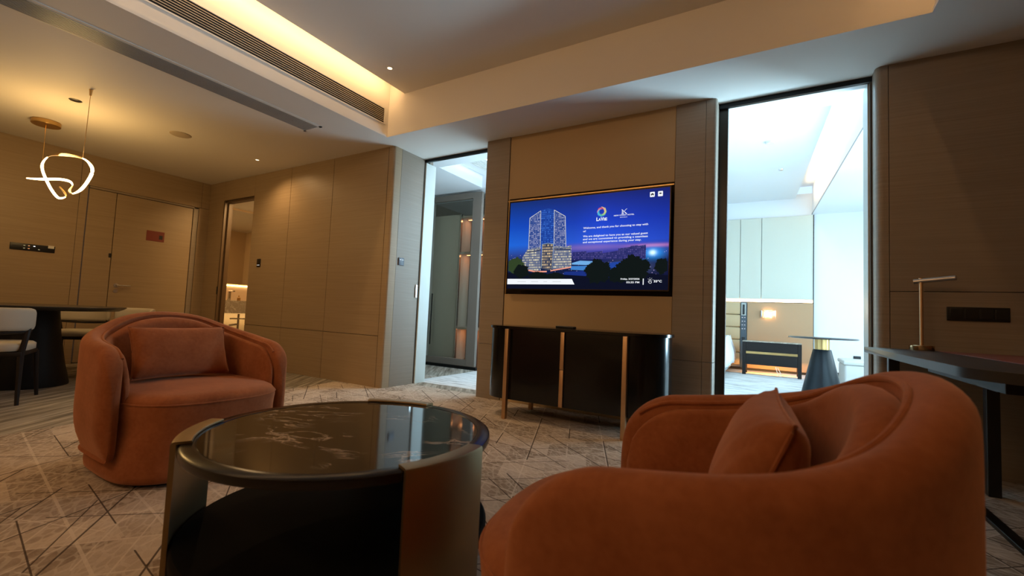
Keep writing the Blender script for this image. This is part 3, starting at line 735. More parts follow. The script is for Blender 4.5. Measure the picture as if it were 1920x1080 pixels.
# distant blocks
flat('picture_city', [(-1.70, 1.46), (-1.70, 1.53), (-1.56, 1.535), (-1.56, 1.52), (-1.40, 1.53), (-1.40, 1.51), (-1.25, 1.53), (-1.25, 1.55), (-1.14, 1.56), (-1.14, 1.57), (-1.07, 1.573), (-1.07, 1.567), (-1.0, 1.575), (-1.0, 1.45)], F_C)
flat('picture_roof', [(-1.704, 1.425), (-1.62, 1.446), (-1.464, 1.436), (-1.50, 1.40), (-1.704, 1.41)], emis('picture_pool', (.16, .42, .80), 1.0))
flat('picture_roof', [(-1.715, 1.395), (-1.53, 1.395), (-1.556, 1.35), (-1.715, 1.36)], emis('picture_roof_blue', (.05, .22, .60), 1.0))
flat('picture_roof', [(-1.78, 1.34), (-1.45, 1.352), (-1.40, 1.29), (-1.80, 1.29)], emis('picture_roof_navy', (.01, .03, .22), 1.0))
flat('picture_roof', [(-1.337, 1.42), (-1.20, 1.43), (-1.20, 1.32), (-1.337, 1.32)], emis('picture_roof_mid', (.015, .06, .35), 1.0))
# hotel tower
flat('picture_building', [(-2.253, 1.367), (-2.253, 1.50), (-2.201, 1.575), (-2.052, 1.60), (-2.04, 1.355)], F_P)
flat('picture_building', [(-1.905, 1.365), (-1.905, 1.60), (-1.772, 1.585), (-1.717, 1.60), (-1.708, 1.385)], F_P)
flat('picture_building', [(-2.188, 1.58), (-2.188, 1.90), (-2.064, 1.967), (-2.052, 1.594)], F_W)
flat('picture_building', [(-1.905, 1.60), (-1.913, 1.962), (-1.791, 1.889), (-1.772, 1.583)], F_W)
flat('picture_building', [(-2.055, 1.60), (-2.055, 1.970), (-2.02, 1.98), (-1.982, 1.983), (-1.95, 1.978), (-1.918, 1.962), (-1.902, 1.60)], F_M)
flat('picture_building', [(-2.033, 1.376), (-2.033, 1.623), (-1.97, 1.632), (-1.908, 1.62), (-1.915, 1.365), (-1.96, 1.358)], F_A)
def pline(pts, w_=.0045, m=None):
    for (x0, z0), (x1, z1) in zip(pts, pts[1:]):
        L = math.hypot(x1 - x0, z1 - z0); nx, nz = -(z1 - z0) / L * w_ / 2, (x1 - x0) / L * w_ / 2
        flat('picture_line', [(x0 + nx, z0 + nz), (x1 + nx, z1 + nz), (x1 - nx, z1 - nz), (x0 - nx, z0 - nz)], m or E_LINE)
pline([(-2.188, 1.58), (-2.188, 1.90), (-2.064, 1.967), (-2.054, 1.60)])
pline([(-1.903, 1.62), (-1.913, 1.962), (-1.791, 1.889), (-1.772, 1.583)])
pline([(-2.033, 1.38), (-2.033, 1.621), (-1.97, 1.630), (-1.908, 1.62), (-1.912, 1.37)], .004, emis('picture_line2', (.35, .48, .62), 1.0))
pline([(-2.201, 1.545), (-2.04, 1.565)], .010, emis('picture_band', (.02, .03, .08), 1.0)); pline([(-1.90, 1.565), (-1.72, 1.56)], .010, MATS['picture_band'])
pline([(-2.20, 1.365), (-2.10, 1.345), (-1.97, 1.345)], .014, emis('picture_glow', (.9, .35, .25), 1.0)); pline([(-1.93, 1.352), (-1.71, 1.385)], .012, MATS['picture_glow'])
def tree(cx_, cz_, rx, rz, m, n=130, base=None):
    pts = []
    for i in range(n):
        a = 2 * PI * i / n; k = 1 + random.uniform(-.10, .07) + .07 * math.sin(a * 5 + cx_ * 40) + .05 * math.sin(a * 11 + cz_ * 70)
        pts.append((cx_ + rx * math.cos(a) * k, max(base or 1.175, cz_ + rz * math.sin(a) * k)))
    flat('picture_tree', [(min(max(x, -2.42), -.81), z) for x, z in pts], m)
flat('picture_ground', [(-2.424, 1.174), (-2.424, 1.34), (-2.20, 1.34), (-2.0, 1.32), (-1.75, 1.31), (-1.6, 1.30), (-1.3, 1.28), (-1.0, 1.32), (-.807, 1.30), (-.807, 1.174)], emis('picture_ground', (.003, .005, .018), 1.0))
tree(-2.33, 1.41, .10, .085, E_TREEG); tree(-2.26, 1.35, .09, .07, E_TREE); tree(-2.07, 1.30, .10, .045, E_TREE); tree(-1.88, 1.295, .10, .04, E_TREE)
tree(-1.44, 1.34, .125, .115, E_TREE); tree(-1.11, 1.36, .15, .12, E_TREE); tree(-1.24, 1.31, .10, .08, E_TREE); tree(-.86, 1.38, .06, .07, E_TREE)
# white bar at bottom left
flat('picture_bar', [(-2.424, 1.217), (-2.424, 1.273), (-1.698, 1.270), (-1.669, 1.217)], E_WHT)
# page icons
for x in (-.955, -.885):
    flat('picture_icon', [(x - .021 + .004, 2.0), (x + .017, 2.0), (x + .021, 2.004), (x + .021, 2.042), (x + .017, 2.046), (x - .017, 2.046), (x - .021, 2.042), (x - .021, 2.004)], E_WHT)
flat('icon_house', [(-.967, 2.014), (-.967, 2.024), (-.971, 2.024), (-.955, 2.035), (-.939, 2.024), (-.943, 2.024), (-.943, 2.014), (-.951, 2.014), (-.951, 2.02), (-.959, 2.02), (-.959, 2.014)], E_TREE)
flat('icon_cap', [(-.900, 2.026), (-.885, 2.033), (-.870, 2.026), (-.885, 2.019)], E_TREE)
# swirl logo
SW = [(.9, .25, .12), (.95, .5, .1), (.9, .75, .1), (.5, .8, .15), (.1, .7, .6), (.15, .6, .9), (.55, .75, .95), (.85, .2, .2)]
cols8 = [(.95, .65, .25), (.95, .8, .15), (.55, .8, .15), (.15, .65, .30), (.10, .60, .75), (.12, .65, .85), (.85, .30, .32), (.80, .10, .12)]
for k in range(8):
    a0 = math.radians(100 - k * 45); o_, i_ = [], []
    for q in range(9):
        s_ = q / 8; a = a0 - s_ * math.radians(105); r = .047 - .024 * s_; wd_ = .0075 * math.sin(PI * (s_ * .9 + .05))
        o_.append((-1.419 + (r + wd_ * .6) * math.cos(a), 1.905 + (r + wd_ * .6) * math.sin(a))); i_.append((-1.419 + (r - wd_ * .6) * math.cos(a), 1.905 + (r - wd_ * .6) * math.sin(a)))
    flat('logo_swirl', o_ + i_[::-1], emis('swirl%d' % k, cols8[k], 1.0))
# hotel monogram: column, slanted bar and arc
pline([(-1.224, 1.868), (-1.224, 1.908)], .003, E_WHT); pline([(-1.218, 1.868), (-1.218, 1.900)], .003, E_WHT); pline([(-1.212, 1.868), (-1.212, 1.894)], .003, E_WHT)
pline([(-1.228, 1.911), (-1.180, 1.868)], .004, E_WHT); pline([(-1.230, 1.867), (-1.205, 1.867)], .003, E_WHT)
pline([(-1.178, 1.912), (-1.186, 1.910), (-1.194, 1.903), (-1.200, 1.893)], .0035, E_WHT); pline([(-1.199, 1.882), (-1.192, 1.873), (-1.182, 1.868), (-1.176, 1.868)], .0035, E_WHT)
# partly-cloudy weather sign
pline([(-.968, 1.236), (-.955, 1.228), (-.945, 1.232), (-.942, 1.242), (-.952, 1.250), (-.962, 1.246), (-.972, 1.246), (-.968, 1.236)], .0035, E_WHT)
pline([(-.966, 1.252), (-.960, 1.262), (-.950, 1.262), (-.944, 1.254)], .0035, E_WHT)
for a in (20, 60, 100, 140): pline([(-.954 + .020 * math.cos(math.radians(a)), 1.252 + .020 * math.sin(math.radians(a))), (-.954 + .027 * math.cos(math.radians(a)), 1.252 + .027 * math.sin(math.radians(a)))], .003, E_WHT)
flat('picture_divider', [(-1.019, 1.216), (-1.011, 1.216), (-1.011, 1.271), (-1.019, 1.271)], E_WHT)
def text(body, x, z, h, width=None, bold=0.0, m=E_WHT, align='LEFT', name='picture_text'):
    cu = bpy.data.curves.new('t', 'FONT'); cu.body = body; cu.size = 1.0; cu.offset = bold; cu.align_x = 'LEFT'; cu.resolution_u = 3
    ob = bpy.data.objects.new('t', cu); COL.objects.link(ob)
    bpy.context.view_layer.update()
    me = bpy.data.meshes.new_from_object(ob.evaluated_get(bpy.context.evaluated_depsgraph_get()))
    bpy.data.objects.remove(ob)
    xs = [v.co.x for v in me.vertices]; x0, x1 = min(xs), max(xs)
    sy = h / .73; sx = (width / (x1 - x0)) if width else sy
    LAY[0] -= .00006
    for v in me.vertices:
        v.co = Vector((x - TX + (v.co.x - x0) * sx, LAY[0], z - TZ + v.co.y * sy))
    layer(me, m)
text('Welcome, and thank you for choosing to stay with', -1.597, 1.750, .0185, .612, .015)
text('us!', -1.597, 1.720, .0185, None, .015)
text('We are delighted to have you as our valued guest', -1.597, 1.670, .0185, .612, .015)
text('and we are committed to providing a seamless', -1.597, 1.642, .0185, .612, .015)
text('and exceptional experience during your stay.', -1.597, 1.613, .0185, .555, .015)
text('L', -1.468, 1.819, .034, .022, .03); text('A', -1.448, 1.819, .026, .024, .03); text('V', -1.426, 1.819, .034, .028, .03); text('IE', -1.397, 1.819, .026, .034, .03)
text('NEW COAST HOTEL', -1.300, 1.851, .0115, .190, .02); text('MANILA', -1.241, 1.834, .006, .068, .02)
text('Friday, 3/27/2026', -1.219, 1.262, .0135, .171, .03); text('03:35 PM', -1.166, 1.230, .0165, .117, .02)
text('33°C', -.924, 1.238, .020, .068, .03)
E_GRYT = emis('picture_grey', (.70, .72, .75), 1.0)
for x, wd_ in ((-2.30, .10), (-2.14, .08), (-2.0, .04), (-1.90, .09)):
    flat('bar_caption', [(x, 1.240), (x + wd_, 1.240), (x + wd_, 1.247), (x, 1.247)], E_GRYT)

scr = bmesh.new(); smats = []
for me, m in SCR:
    if m not in smats: smats.append(m)
    k = smats.index(m); n0 = len(scr.faces); scr.from_mesh(me); scr.faces.ensure_lookup_table()
    for f in scr.faces[n0:]: f.material_index = k; f.smooth = False
    bpy.data.meshes.remove(me)
me = bpy.data.meshes.new('screen'); scr.to_mesh(me); scr.free()
for m in smats: me.materials.append(m)
so = bpy.data.objects.new('screen', me); COL.objects.link(so); so.parent = tv
so['label'] = 'lit screen with a hotel tower at night and a white welcome text'

# ------------------------------------------------------------------ sideboard
sb = thing('sideboard', 'black oval-ended sideboard with upright brass strips under the television', 'sideboard', (-1.50, 3.64, 0))
def pill(hw, hd, r, n=12):
    pts = []
    for cx_, cy_, a in ((hw - r, hd - r, 0), (-hw + r, hd - r, 90), (-hw + r, -hd + r, 180), (hw - r, -hd + r, 270)):
        pts += arcpts(cx_, cy_, r, a, a + 90, n)
    return pts
MB().prism(pill(.80, .245, .22), .165, .775).build('body', M_LACQ, sb)
MB().prism(pill(.815, .26, .235), .778, .80, bev=.004).build('top', M_LACQ, sb)
for x in (-.525, .520):
    MB().box(x - .018, x + .018, -.285, -.246, 0, .775, bev=.003).build('leg', M_COPPER, sb)
    MB().box(x - .018, x + .018, .205, .244, 0, .164, bev=.003).build('rear_leg', M_COPPER, sb)
MB().box(-.021, .013, -.262, -.246, .47, .775, bev=.002).build('door_handle', M_COPPER, sb)
MB().box(-.021, .013, -.262, -.246, .165, .466, bev=.002).build('door_handle', M_COPPER, sb)
rm = tag(MB().box(-.095, .095, -.024, .024, 0, .020, bev=.006).build('remote_control', M_BLACK, loc=(-1.60, 3.66, .80)), 'black remote control lying on the sideboard top', 'remote control')
rm.rotation_euler = (0, 0, -.15)

# ------------------------------------------------------------------ coffee table
CT = (-1.373, 1.171)
ct = thing('coffee_table', 'round black marble coffee table with curved brass legs', 'coffee table', (CT[0], CT[1], 0))
MB().lathe([(0, .415), (.50, .415), (.520, .419), (.524, .43), (.522, .445), (.514, .450), (.478, .450), (.476, .447)], n=128).build('rim', mat('dark_rim', (0.010, 0.008, 0.007), .22, spec=.4), ct)
MB().lathe([(0, .440), (.474, .440), (.474, .4485), (0, .4485)], n=96).build('marble_top', M_MARBLE, ct)
MB().lathe([(0, .085), (.515, .085), (.523, .095), (.523, .130), (.515, .140), (0, .140)], n=96).build('lower_shelf', mat('shelf_black', (0.006, .006, .006), .6, spec=.04), ct)
for a in (-133.5, -6.5, 113.5):
    a0, a1 = math.radians(a - 17.5), math.radians(a + 17.5)
    l_ = MB(); l_.loop_lathe([(.526, 0), (.534, 0), (.540, .01), (.5405, .451), (.537, .457), (.530, .459), (.487, .459), (.484, .456), (.484, .4515), (.526, .4505)], (0, 0), a0, a1, 28)
    l_.build('leg', M_BRASSD if 'M_BRASSD' in globals() else mat('aged_brass', (0.33, 0.235, 0.125), .42, metal=1.0), ct)

# ------------------------------------------------------------------ armchairs
def u_path(a, fr, bk, n=2.2, N=72, M=18):
    P = []
    for i in range(M): P.append((-a, fr * (1 - i / M)))
    for i in range(N + 1):
        t_ = -PI / 2 + PI * i / N
        s_, c_ = math.sin(t_), max(0.0, math.cos(t_))
        P.append((math.copysign(a * abs(s_) ** (2 / n), s_), -bk * c_ ** (2 / n)))
    for i in range(1, M + 1): P.append((a, fr * i / M))
    # resample evenly
    L = [0]
    for p, q in zip(P, P[1:]): L.append(L[-1] + math.hypot(q[0] - p[0], q[1] - p[1]))
    K = 120; out = []; j = 0
    for k in range(K + 1):
        s_ = L[-1] * k / K
        while j < len(L) - 2 and L[j + 1] < s_: j += 1
        f = (s_ - L[j]) / max(1e-9, L[j + 1] - L[j])
        out.append((P[j][0] + (P[j + 1][0] - P[j][0]) * f, P[j][1] + (P[j + 1][1] - P[j][1]) * f))
    return out, L[-1]
KNOTS = [(0, .83), (.2, .81), (.4, .74), (.55, .705), (.75, .678), (1.0, .652)]
def height_raw(s_):
    for (a, ha), (b, hb) in zip(KNOTS, KNOTS[1:]):
        if s_ <= b: return ha + (hb - ha) * (s_ - a) / (b - a)
    return KNOTS[-1][1]
def height(f):
    """rim height against the place along the arm-back-arm path (0 and 1 are the tips)"""
    s_ = abs(2 * f - 1); return sum(height_raw(min(1, abs(s_ + d * .012))) for d in range(-7, 8)) / 15
def sweep_shell(off_out, off_in, zb, top_drop, a=.456, fr=.30, bk=.405, tip_r=.10, corner=.15, bulge=0.0, inset_bottom=0.0, nround=8, rnd=None, belly=0.0):
    path, L = u_path(a, fr, bk)
    rows = []; K = len(path) - 1
    for k, (x, y) in enumerate(path):
        p0 = path[max(0, k - 1)]; p1 = path[min(K, k + 1)]
        tx, ty = p1[0] - p0[0], p1[1] - p0[1]; l_ = math.hypot(tx, ty); tx /= l_; ty /= l_
        nx, ny = ty * -1.0, tx  # left normal: points inward or outward depending on direction
        if nx * x + ny * (y + .0) < 0 and k != 0: pass
        # path runs from left tip round the back to right tip: inward normal is the left-hand one
        inx, iny = -ty, tx
        s_ = L * k / K; e = min(s_, L - s_)
        u_ = max(0.0, 1 - e / tip_r); th = math.sqrt(max(0.0, 1 - u_ * u_)); th = max(th, .03)
        uc = max(0.0, 1 - e / corner); hd = corner * (1 - math.sqrt(max(0.0, 1 - uc * uc)))
        h = height(k / K) - top_drop - hd
        tb = abs(2 * k / K - 1) / .47; oi = off_in + (belly * (1 - tb * tb) ** .6 if tb < 1 else 0)
        mid = (off_out + oi) / 2; hw = (oi - off_out) / 2 * th
        r = hw if rnd is None else min(hw, rnd + .35 * (oi - off_in))
        sec = []
        # outer side going up, over the top, down the inside
        nz = 7
        zt = h - r
        for i in range(nz):
            f = i / (nz - 1); z = zb + (zt - zb) * f
            ins = inset_bottom * (1 - min(1, f * 3.2)) ** 2
            sec.append((mid - hw + ins * th - bulge * math.sin(PI * min(1, f)) * 0, z))
        for i in range(1, nround):
            an = PI * i / nround
            if rnd is None: sec.append((mid - hw * math.cos(an), zt + r * math.sin(an)))
            else:
                q = math.cos(an); sgn = 1 if q > 0 else -1
                sec.append((mid - (hw - r) * sgn - r * q, zt + r * math.sin(an)))
        for i in range(nz):
            f = 1 - i / (nz - 1); z = zb + (zt - zb) * f
            sec.append((mid + hw + bulge * th * math.sin(PI * min(1, f)) , z))
        for i in range(1, 4): sec.append((mid + hw - 2 * hw * i / 4, zb - .0))
        rows.append([(x + inx * o_, y + iny * o_, z) for o_, z in sec])
    return rows, path
def make_armchair():
    root = thing('armchair', 'x', 'armchair')
    rows, path = sweep_shell(0.0, .092, .13, 0.0, inset_bottom=.05, corner=.17, tip_r=.09)
    m = MB(); m.grid(rows, True, True); sh = m.build('shell', M_VELVET, root, angle=80)
    md = sh.modifiers.new('sub', 'SUBSURF'); md.levels = 1; md.render_levels = 1
    # inner padding
    rows, path2 = sweep_shell(.080, .118, .36, .034, corner=.17, tip_r=.16, bulge=.022, fr=.268, rnd=.028, belly=.045)
    m = MB(); m.grid(rows, True, True); ic = m.build('inner_cushion', M_VELVET, root, angle=80)
    # welt along the inner edge of the rim
    path, L = u_path(.456, .30, .405); pts = []
    K = len(path) - 1
    for k in range(4, K - 3):
        x, y = path[k]; p0, p1 = path[k - 1], path[k + 1]; tx, ty = p1[0] - p0[0], p1[1] - p0[1]; l_ = math.hypot(tx, ty)
        s_ = L * k / K; e = min(s_, L - s_); uc = max(0.0, 1 - e / .17); hd = .17 * (1 - math.sqrt(max(0.0, 1 - uc * uc)))
        pts.append((x - ty / l_ * .085, y + tx / l_ * .085, height(k / K) - hd - .020))
    m = MB(); m.tube(pts, .007, 8); m.build('piping', M_VELVET, root)
    # seat with rounded front that runs down to the floor
    def plan(hw, yf, yb, n=4.0, N=72, bow=.05):
        P = []; cy_, hy = (yf + yb) / 2, (yf - yb) / 2
        for i in range(N):
            a = 2 * PI * i / N; c_, s_ = math.cos(a), math.sin(a)
            x = hw * math.copysign(abs(c_) ** (2 / n), c_); y = cy_ + hy * math.copysign(abs(s_) ** (2 / n), s_)
            if y > cy_: y -= bow * (x / hw) ** 2 * ((y - cy_) / hy)
            P.append((x, y))
        return P
    rows = []
    def flare(z):  # half width: wide base under the arms, narrower seat between them
        if z <= .07: return .395
        if z >= .26: return .368
        f = (z - .07) / .19; f = f * f * (3 - 2 * f); return .395 - .027 * f
    prof = [(.02, -.02), (.035, -.004), (.06, 0), (.10, 0), (.15, 0), (.2, 0), (.25, 0), (.3, 0), (.34, .002), (.375, .006), (.40, .002), (.418, -.010), (.430, -.030), (.436, -.055)]
    for z, d_ in prof:
        hw = flare(z) + d_; rows.append([(x, y, z) for x, y in plan(hw, .49 + d_, -.33 - d_ * .3, n=3.4)])
    for f in (.75, .5, .25, .08):
        rows.append([(x * f, y * f + .02 * (1 - f), .436 + .014 * (1 - f * f)) for x, y in plan(.32, .435, -.31, n=3.4)])
    m = MB(); m.grid(rows, True, True); m.build('seat', M_VELVET, root, angle=80)
    m = MB(); m.tube([(x, y, .392) for x, y in plan(.372, .496, -.33, n=3.4)], .0045, 6, closed=True); m.build('seat_seam', M_VELVET, root)
    rows = []
    for z, d_ in ((.002, -.05), (.002, -.03), (.022, -.03), (.03, -.06)): rows.append([(x, y, z) for x, y in plan(.37 + d_, .46 + d_, -.33)])
    m = MB(); m.grid(rows, True, True); m.build('plinth', M_BLACK, root)
    # skirt under the shell
    rows = []
    for z, d_ in ((.025, -.03), (.06, -.012), (.12, 0), (.16, 0)): rows.append([(x, y, z) for x, y in plan(.385 + d_, .30 + d_, -.35 - d_, n=2.6, bow=.02)])
    m = MB(); m.grid(rows, True, True); m.build('base', M_VELVET, root)
    return root
def make_pillow(name, label):
    hw, hh_, T = .245, .15, .072; N, Mv = 36, 24; m = MB()
    def pt(u, v, s_):
        e = (1 - abs(u) ** 3.2) * (1 - abs(v) ** 3.0); th = T * max(0, e) ** .5
        pin = 1 - .07 * (1 - abs(u) ** 2) * abs(v) ** 4; pin2 = 1 - .05 * (1 - abs(v) ** 2) * abs(u) ** 4
        wr_ = .003 * math.sin(u * 23 + v * 9) * (abs(u) ** 2)
        return (u * hw * pin2, s_ * (th + wr_ * (e > .02)), v * hh_ * pin)
    for s_ in (1, -1):
        m.grid([[pt(-1 + 2 * i / N, -1 + 2 * j / Mv, s_) for j in range(Mv + 1)] for i in range(N + 1)], closed_v=False)
    o = m.build(name, M_VELVET, angle=85); tag(o, label, 'cushion')
    bmv = [(-1 + 2 * i / N, -1) for i in range(N)] + [(1, -1 + 2 * j / Mv) for j in range(Mv)] + [(1 - 2 * i / N, 1) for i in range(N)] + [(-1, 1 - 2 * j / Mv) for j in range(Mv)]
    m = MB(); m.tube([pt(u, v, 0) for u, v in bmv], .004, 6, closed=True); m.build('welt', M_VELVET, o)
    return o
ch = make_armchair()
ch.location = (-2.94, 1.30, 0); ch.rotation_euler = (0, 0, -1.60)
ch['label'] = 'rust velvet tub armchair left of the coffee table, facing the camera side'
ch2 = copy_tree(ch); ch2.location = (-.12, 1.11, 0); ch2.rotation_euler = (0, 0, 1.626)
ch2['label'] = 'rust velvet tub armchair in the near right foreground, seen side-on over its arm'
for c_ in (ch, ch2): c_['group'] = 'rust velvet armchairs'
def seat_pillow(chair, label, lx=0.0, ly=-.08, tilt=.38, yaw=0.0):
    p = make_pillow('cushion', label); r = chair.rotation_euler[2]
    p.rotation_euler = (tilt, 0, r + yaw)
    c_, s_ = math.cos(r), math.sin(r)
    p.location = (chair.location.x + c_ * lx - s_ * ly, chair.location.y + s_ * lx + c_ * ly, .445 + .155)
    return p
p1 = seat_pillow(ch, 'rust lumbar cushion resting in the left armchair'); p2 = seat_pillow(ch2, 'rust lumbar cushion standing in the near right armchair')

# ------------------------------------------------------------------ desk
dk = thing('desk', 'dark wood desk with rounded end and blue-lit drawer edge at the right', 'desk', (0, 0, 0))
poly = [(1.50, 3.99), (.535, 3.99), (.535, 3.96), (.55, 3.0), (.565, 2.40)] + arcpts(.865, 2.25, .30, 180, 270, 12) + [(1.50, 1.95)]
poly = poly[::-1]
MB().prism(poly, .748, .785, bev=.006).build('desktop', mat('desk_wood', (0.028, 0.024, 0.022), .35, spec=.35), dk)
MB().box(.72, 1.40, 2.33, 3.30, .69, .747, bev=.003).build('drawer', M_DWOOD, dk, smooth=False)
for x, y in ((.66, 3.80), (1.06, 3.62), (1.40, 3.05), (1.42, 3.85)):
    MB().box(x - .028, x + .028, y - .028, y + .028, 0, .66 if y < 3.7 and x < 1.41 else .747, bev=.004).build('leg', M_BLACK, dk, smooth=False)
MB().box(1.02, 1.10, 3.40, 3.70, .60, .66).build('leg_bracket', M_BLACK, dk, smooth=False)
r_ = MB(); r_.box(.885, .935, 2.3, 3.75, .0, .022, bev=.003)
r_.build('floor_rail', M_BLACKM, dk, smooth=False)
dm = tag(MB().box(.885, 1.45, 2.60, 3.84, .7855, .789, bev=.001).build('desk_mat', mat('red_leather', (0.20, 0.05, 0.028), .45)), 'dark red leather writing mat on the desk', 'desk mat')
lp = thing('desk_lamp', 'slim brass desk lamp with horizontal tube head', 'lamp', (.822, 3.90, .785))
MB().lathe([(0, 0), (.061, 0), (.063, .004), (.063, .030), (.060, .033), (0, .033)], n=48).build('base', mat('lamp_brass', (0.55, 0.36, 0.18), .18, metal=1.0), lp)
MB().tube([(0, 0, .03), (0, 0, .445)], .010, 14).build('pole', M_COPPER, lp)
MB().tube([(0, 0, .44), (0, 0, .475)], .013, 12).build('joint', M_COPPER, lp)
hd_ = MB(); hd_.tube([(-.035, .012, .452), (.0, .0, .457), (.150, -.08, .470)], .016, 18)
hd_.build('lamp_head', mat('satin_nickel', (0.62, 0.58, 0.55), .3, metal=1.0), lp)
cb = MB(); cb.tube([(.78, 3.72, .74), (.80, 3.6, .70), (.86, 3.55, .655), (.93, 3.5, .645)], .005, 6)
cb.build('cable', M_BLACK, dk)

# ------------------------------------------------------------------ dining group
dt = thing('dining_table', 'round dark dining table on a heavy black pedestal', 'dining table', (-6.36, 1.40, 0))
MB().lathe([(0, .750), (.66, .750), (.70, .770), (.72, .785), (.715, .792), (0, .792)], n=96).build('tabletop', mat('dining_top', (0.05, 0.045, 0.04), .25), dt)
MB().lathe([(0, 0), (.32, 0), (.32, .02), (.28, .2), (.23, .5), (.205, .75), (0, .75)], n=40).build('pedestal', mat('matte_black', (.008, .008, .008), .5, spec=.25), dt)
M_CREAM = mat('cream_upholstery', (0.52, 0.47, 0.38), .8)
def make_dchair():
    root = thing('dining_chair', 'x', 'chair')
    # facing +y; curved cream back
    rows = []; n = 26
    for i in range(n + 1):
        a = math.radians(200 + 140 * i / n); r = .27
        e = min(i, n - i) / n; th = .022 * math.sqrt(max(.02, 1 - max(0, 1 - e / .06) ** 2)); dz = .035 * (1 - math.sqrt(max(0, 1 - max(0, 1 - e / .12) ** 2)))
        sec = []
        for an in range(12):
            q = 2 * PI * an / 12; zz = math.sin(q); oo = math.cos(q)
            sec.append((oo * th * (abs(oo) ** -.2 if abs(oo) > .01 else 1), .685 + (.095 - dz) * math.copysign(abs(zz) ** .55, zz)))
        rows.append([((r + o_) * math.cos(a), .02 + (r + o_) * math.sin(a), z) for o_, z in sec])
    m = MB(); m.grid(rows, True, True); m.build('backrest', M_CREAM, root, angle=70)
    rows = []
    for z, d_ in ((.42, -.02), (.43, 0), (.475, 0), (.49, -.02), (.495, -.06)):
        rows.append([((.235 + d_) * math.copysign(abs(math.cos(a)) ** .6, math.cos(a)), .02 + (.235 + d_) * math.copysign(abs(math.sin(a)) ** .6, math.sin(a)), z) for a in [2 * PI * i / 40 for i in range(40)]])
    m = MB(); m.grid(rows, True, True); m.build('seat', M_CREAM, root, angle=70)
    m = MB(); m.box(-.22, .22, -.20, .24, .385, .42, bev=.008); m.build('seat_frame', M_DWOOD, root)
    for s_ in (-1, 1):
        m = MB(); m.tube([(s_ * .21, .22, .40), (s_ * .235, .25, 0)], [.020, .013], 8); m.build('leg', M_DWOOD, root)
        m = MB(); m.tube([(s_ * .235, -.11, .66), (s_ * .225, -.13, .56), (s_ * .21, -.17, .40), (s_ * .235, -.25, 0)], [.016, .020, .022, .013], 8); m.build('leg', M_DWOOD, root)
    m = MB(); pts = [(.262 * math.cos(math.radians(205 + 130 * i / 16)), .02 + .262 * math.sin(math.radians(205 + 130 * i / 16)), .592 - .02 * math.sin(PI * i / 16)) for i in range(17)]
    m.tube(pts, .014, 8); m.build('back_frame', M_DWOOD, root)
    return root
c1 = make_dchair(); c1.location = (-5.56, 1.02, 0); c1.rotation_euler = (0, 0, 1.13)
c1['label'] = 'cream-backed dining chair at the left picture edge, its back to the camera'
c2 = copy_tree(c1); c2.location = (-6.62, 2.24, 0); c2.rotation_euler = (0, 0, -2.8)
c3 = copy_tree(c1); c3.location = (-7.28, 2.02, 0); c3.rotation_euler = (0, 0, -2.165)
c3['label'] = 'cream-backed dining chair behind the table pedestal, nearest the entry door'
c2['label'] = 'cream-backed dining chair at the right end of the dining table, just behind the armchair'
c1['group'] = c2['group'] = c3['group'] = 'dining chairs'
# pendant
pn = thing('pendant_lamp', 'glowing looped ribbon pendant hanging from a brass ceiling canopy', 'pendant lamp', (-6.25, 1.47, 2.1))
PT = [(-6.074, 1.213, 1.981), (-6.108, 1.308, 2.003), (-6.092, 1.432, 2.036), (-6.07, 1.504, 2.033), (-5.974, 1.506, 1.979), (-5.86, 1.462, 1.902), (-5.702, 1.443, 1.855), (-5.507, 1.441, 1.865), (-5.347, 1.44, 1.921), (-5.28, 1.45, 2.013), (-5.35, 1.449, 2.09), (-5.488, 1.432, 2.159), (-5.867, 1.434, 2.245), (-6.325, 1.449, 2.323), (-6.676, 1.471, 2.359), (-6.866, 1.477, 2.318), (-6.794, 1.468, 2.223), (-6.613, 1.469, 2.086), (-6.425, 1.473, 1.964), (-6.229, 1.478, 1.874), (-6.101, 1.496, 1.877), (-6.243, 1.524, 1.937), (-6.359, 1.508, 2.012)]
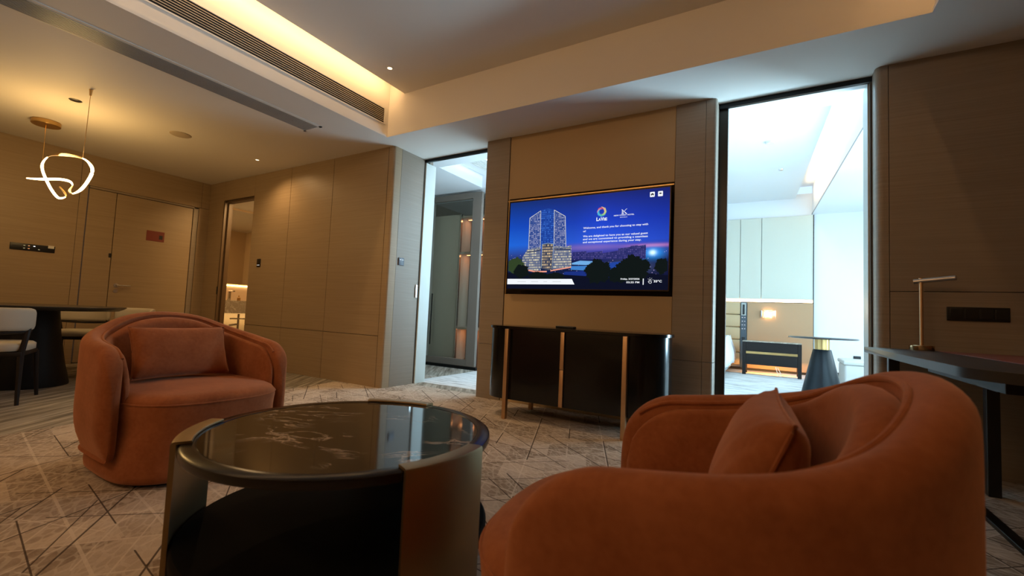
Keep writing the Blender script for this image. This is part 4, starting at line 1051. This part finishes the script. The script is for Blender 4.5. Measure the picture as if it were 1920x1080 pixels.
def cr(P, k=6):
    P = [Vector(p) - Vector((-6.25, 1.47, 2.1)) for p in P]; out = []
    for i in range(len(P) - 1):
        a, b_, c_, d_ = P[max(0, i - 1)], P[i], P[i + 1], P[min(len(P) - 1, i + 2)]
        for j in range(k):
            t_ = j / k
            out.append(.5 * ((2 * b_) + (c_ - a) * t_ + (2 * a - 5 * b_ + 4 * c_ - d_) * t_ * t_ + (3 * b_ - a - 3 * c_ + d_) * t_ ** 3))
    out.append(P[-1]); return out
E_RIB = emis('ribbon_glow', (1.0, .70, .34), 7)
CP = cr(PT)
def rib(i0, i1, m, name, r=.0125):
    pts = CP[i0 * 6:i1 * 6 + 1]; n = len(pts)
    rr = [r * (.35 + .65 * min(1, min(i + 1, n - i) / 8)) for i in range(n)]
    mb = MB(); mb.tube(pts, rr, 10); return mb.build(name, m, pn)
rib(0, 4, E_RIB, 'lit_ribbon'); rib(4, 6, M_BRASS, 'brass_ribbon', .014); rib(6, 11, E_RIB, 'lit_ribbon'); rib(11, 14, M_BRASS, 'brass_ribbon', .014); rib(14, 20, E_RIB, 'lit_ribbon'); rib(20, 22, M_BRASS, 'brass_ribbon', .012)
CO = Vector((-6.25, 1.47, 2.1))
m = MB(); m.lathe([(0, .67), (.115, .67), (.12, .675), (.12, .715), (.105, .72), (0, .72)], c=(-7.0 + 6.25, 0.03), n=48); m.build('canopy', M_BRASS, pn)
m = MB(); m.tube([(-.75, .03, .68), (-.62, .006, .262)], .0025, 6); m.build('wire', M_BRASS, pn)
m = MB(); m.tube([(.744, -.024, .72), (.744, -.024, .66)], [.014, .008], 12); m.build('wire_anchor', M_BRASS, pn)
m = MB(); m.tube([(.744, -.024, .68), (.762, -.036, .062)], .0025, 6); m.build('wire', M_BRASS, pn)
pl = bpy.data.lights.new('pendant_glow', 'POINT'); pl.energy = 27; pl.color = (1.0, .60, .20); pl.shadow_soft_size = .25
po = bpy.data.objects.new('pendant_glow', pl); COL.objects.link(po); po.location = (-6.2, 1.47, 2.22); po['kind'] = 'helper'
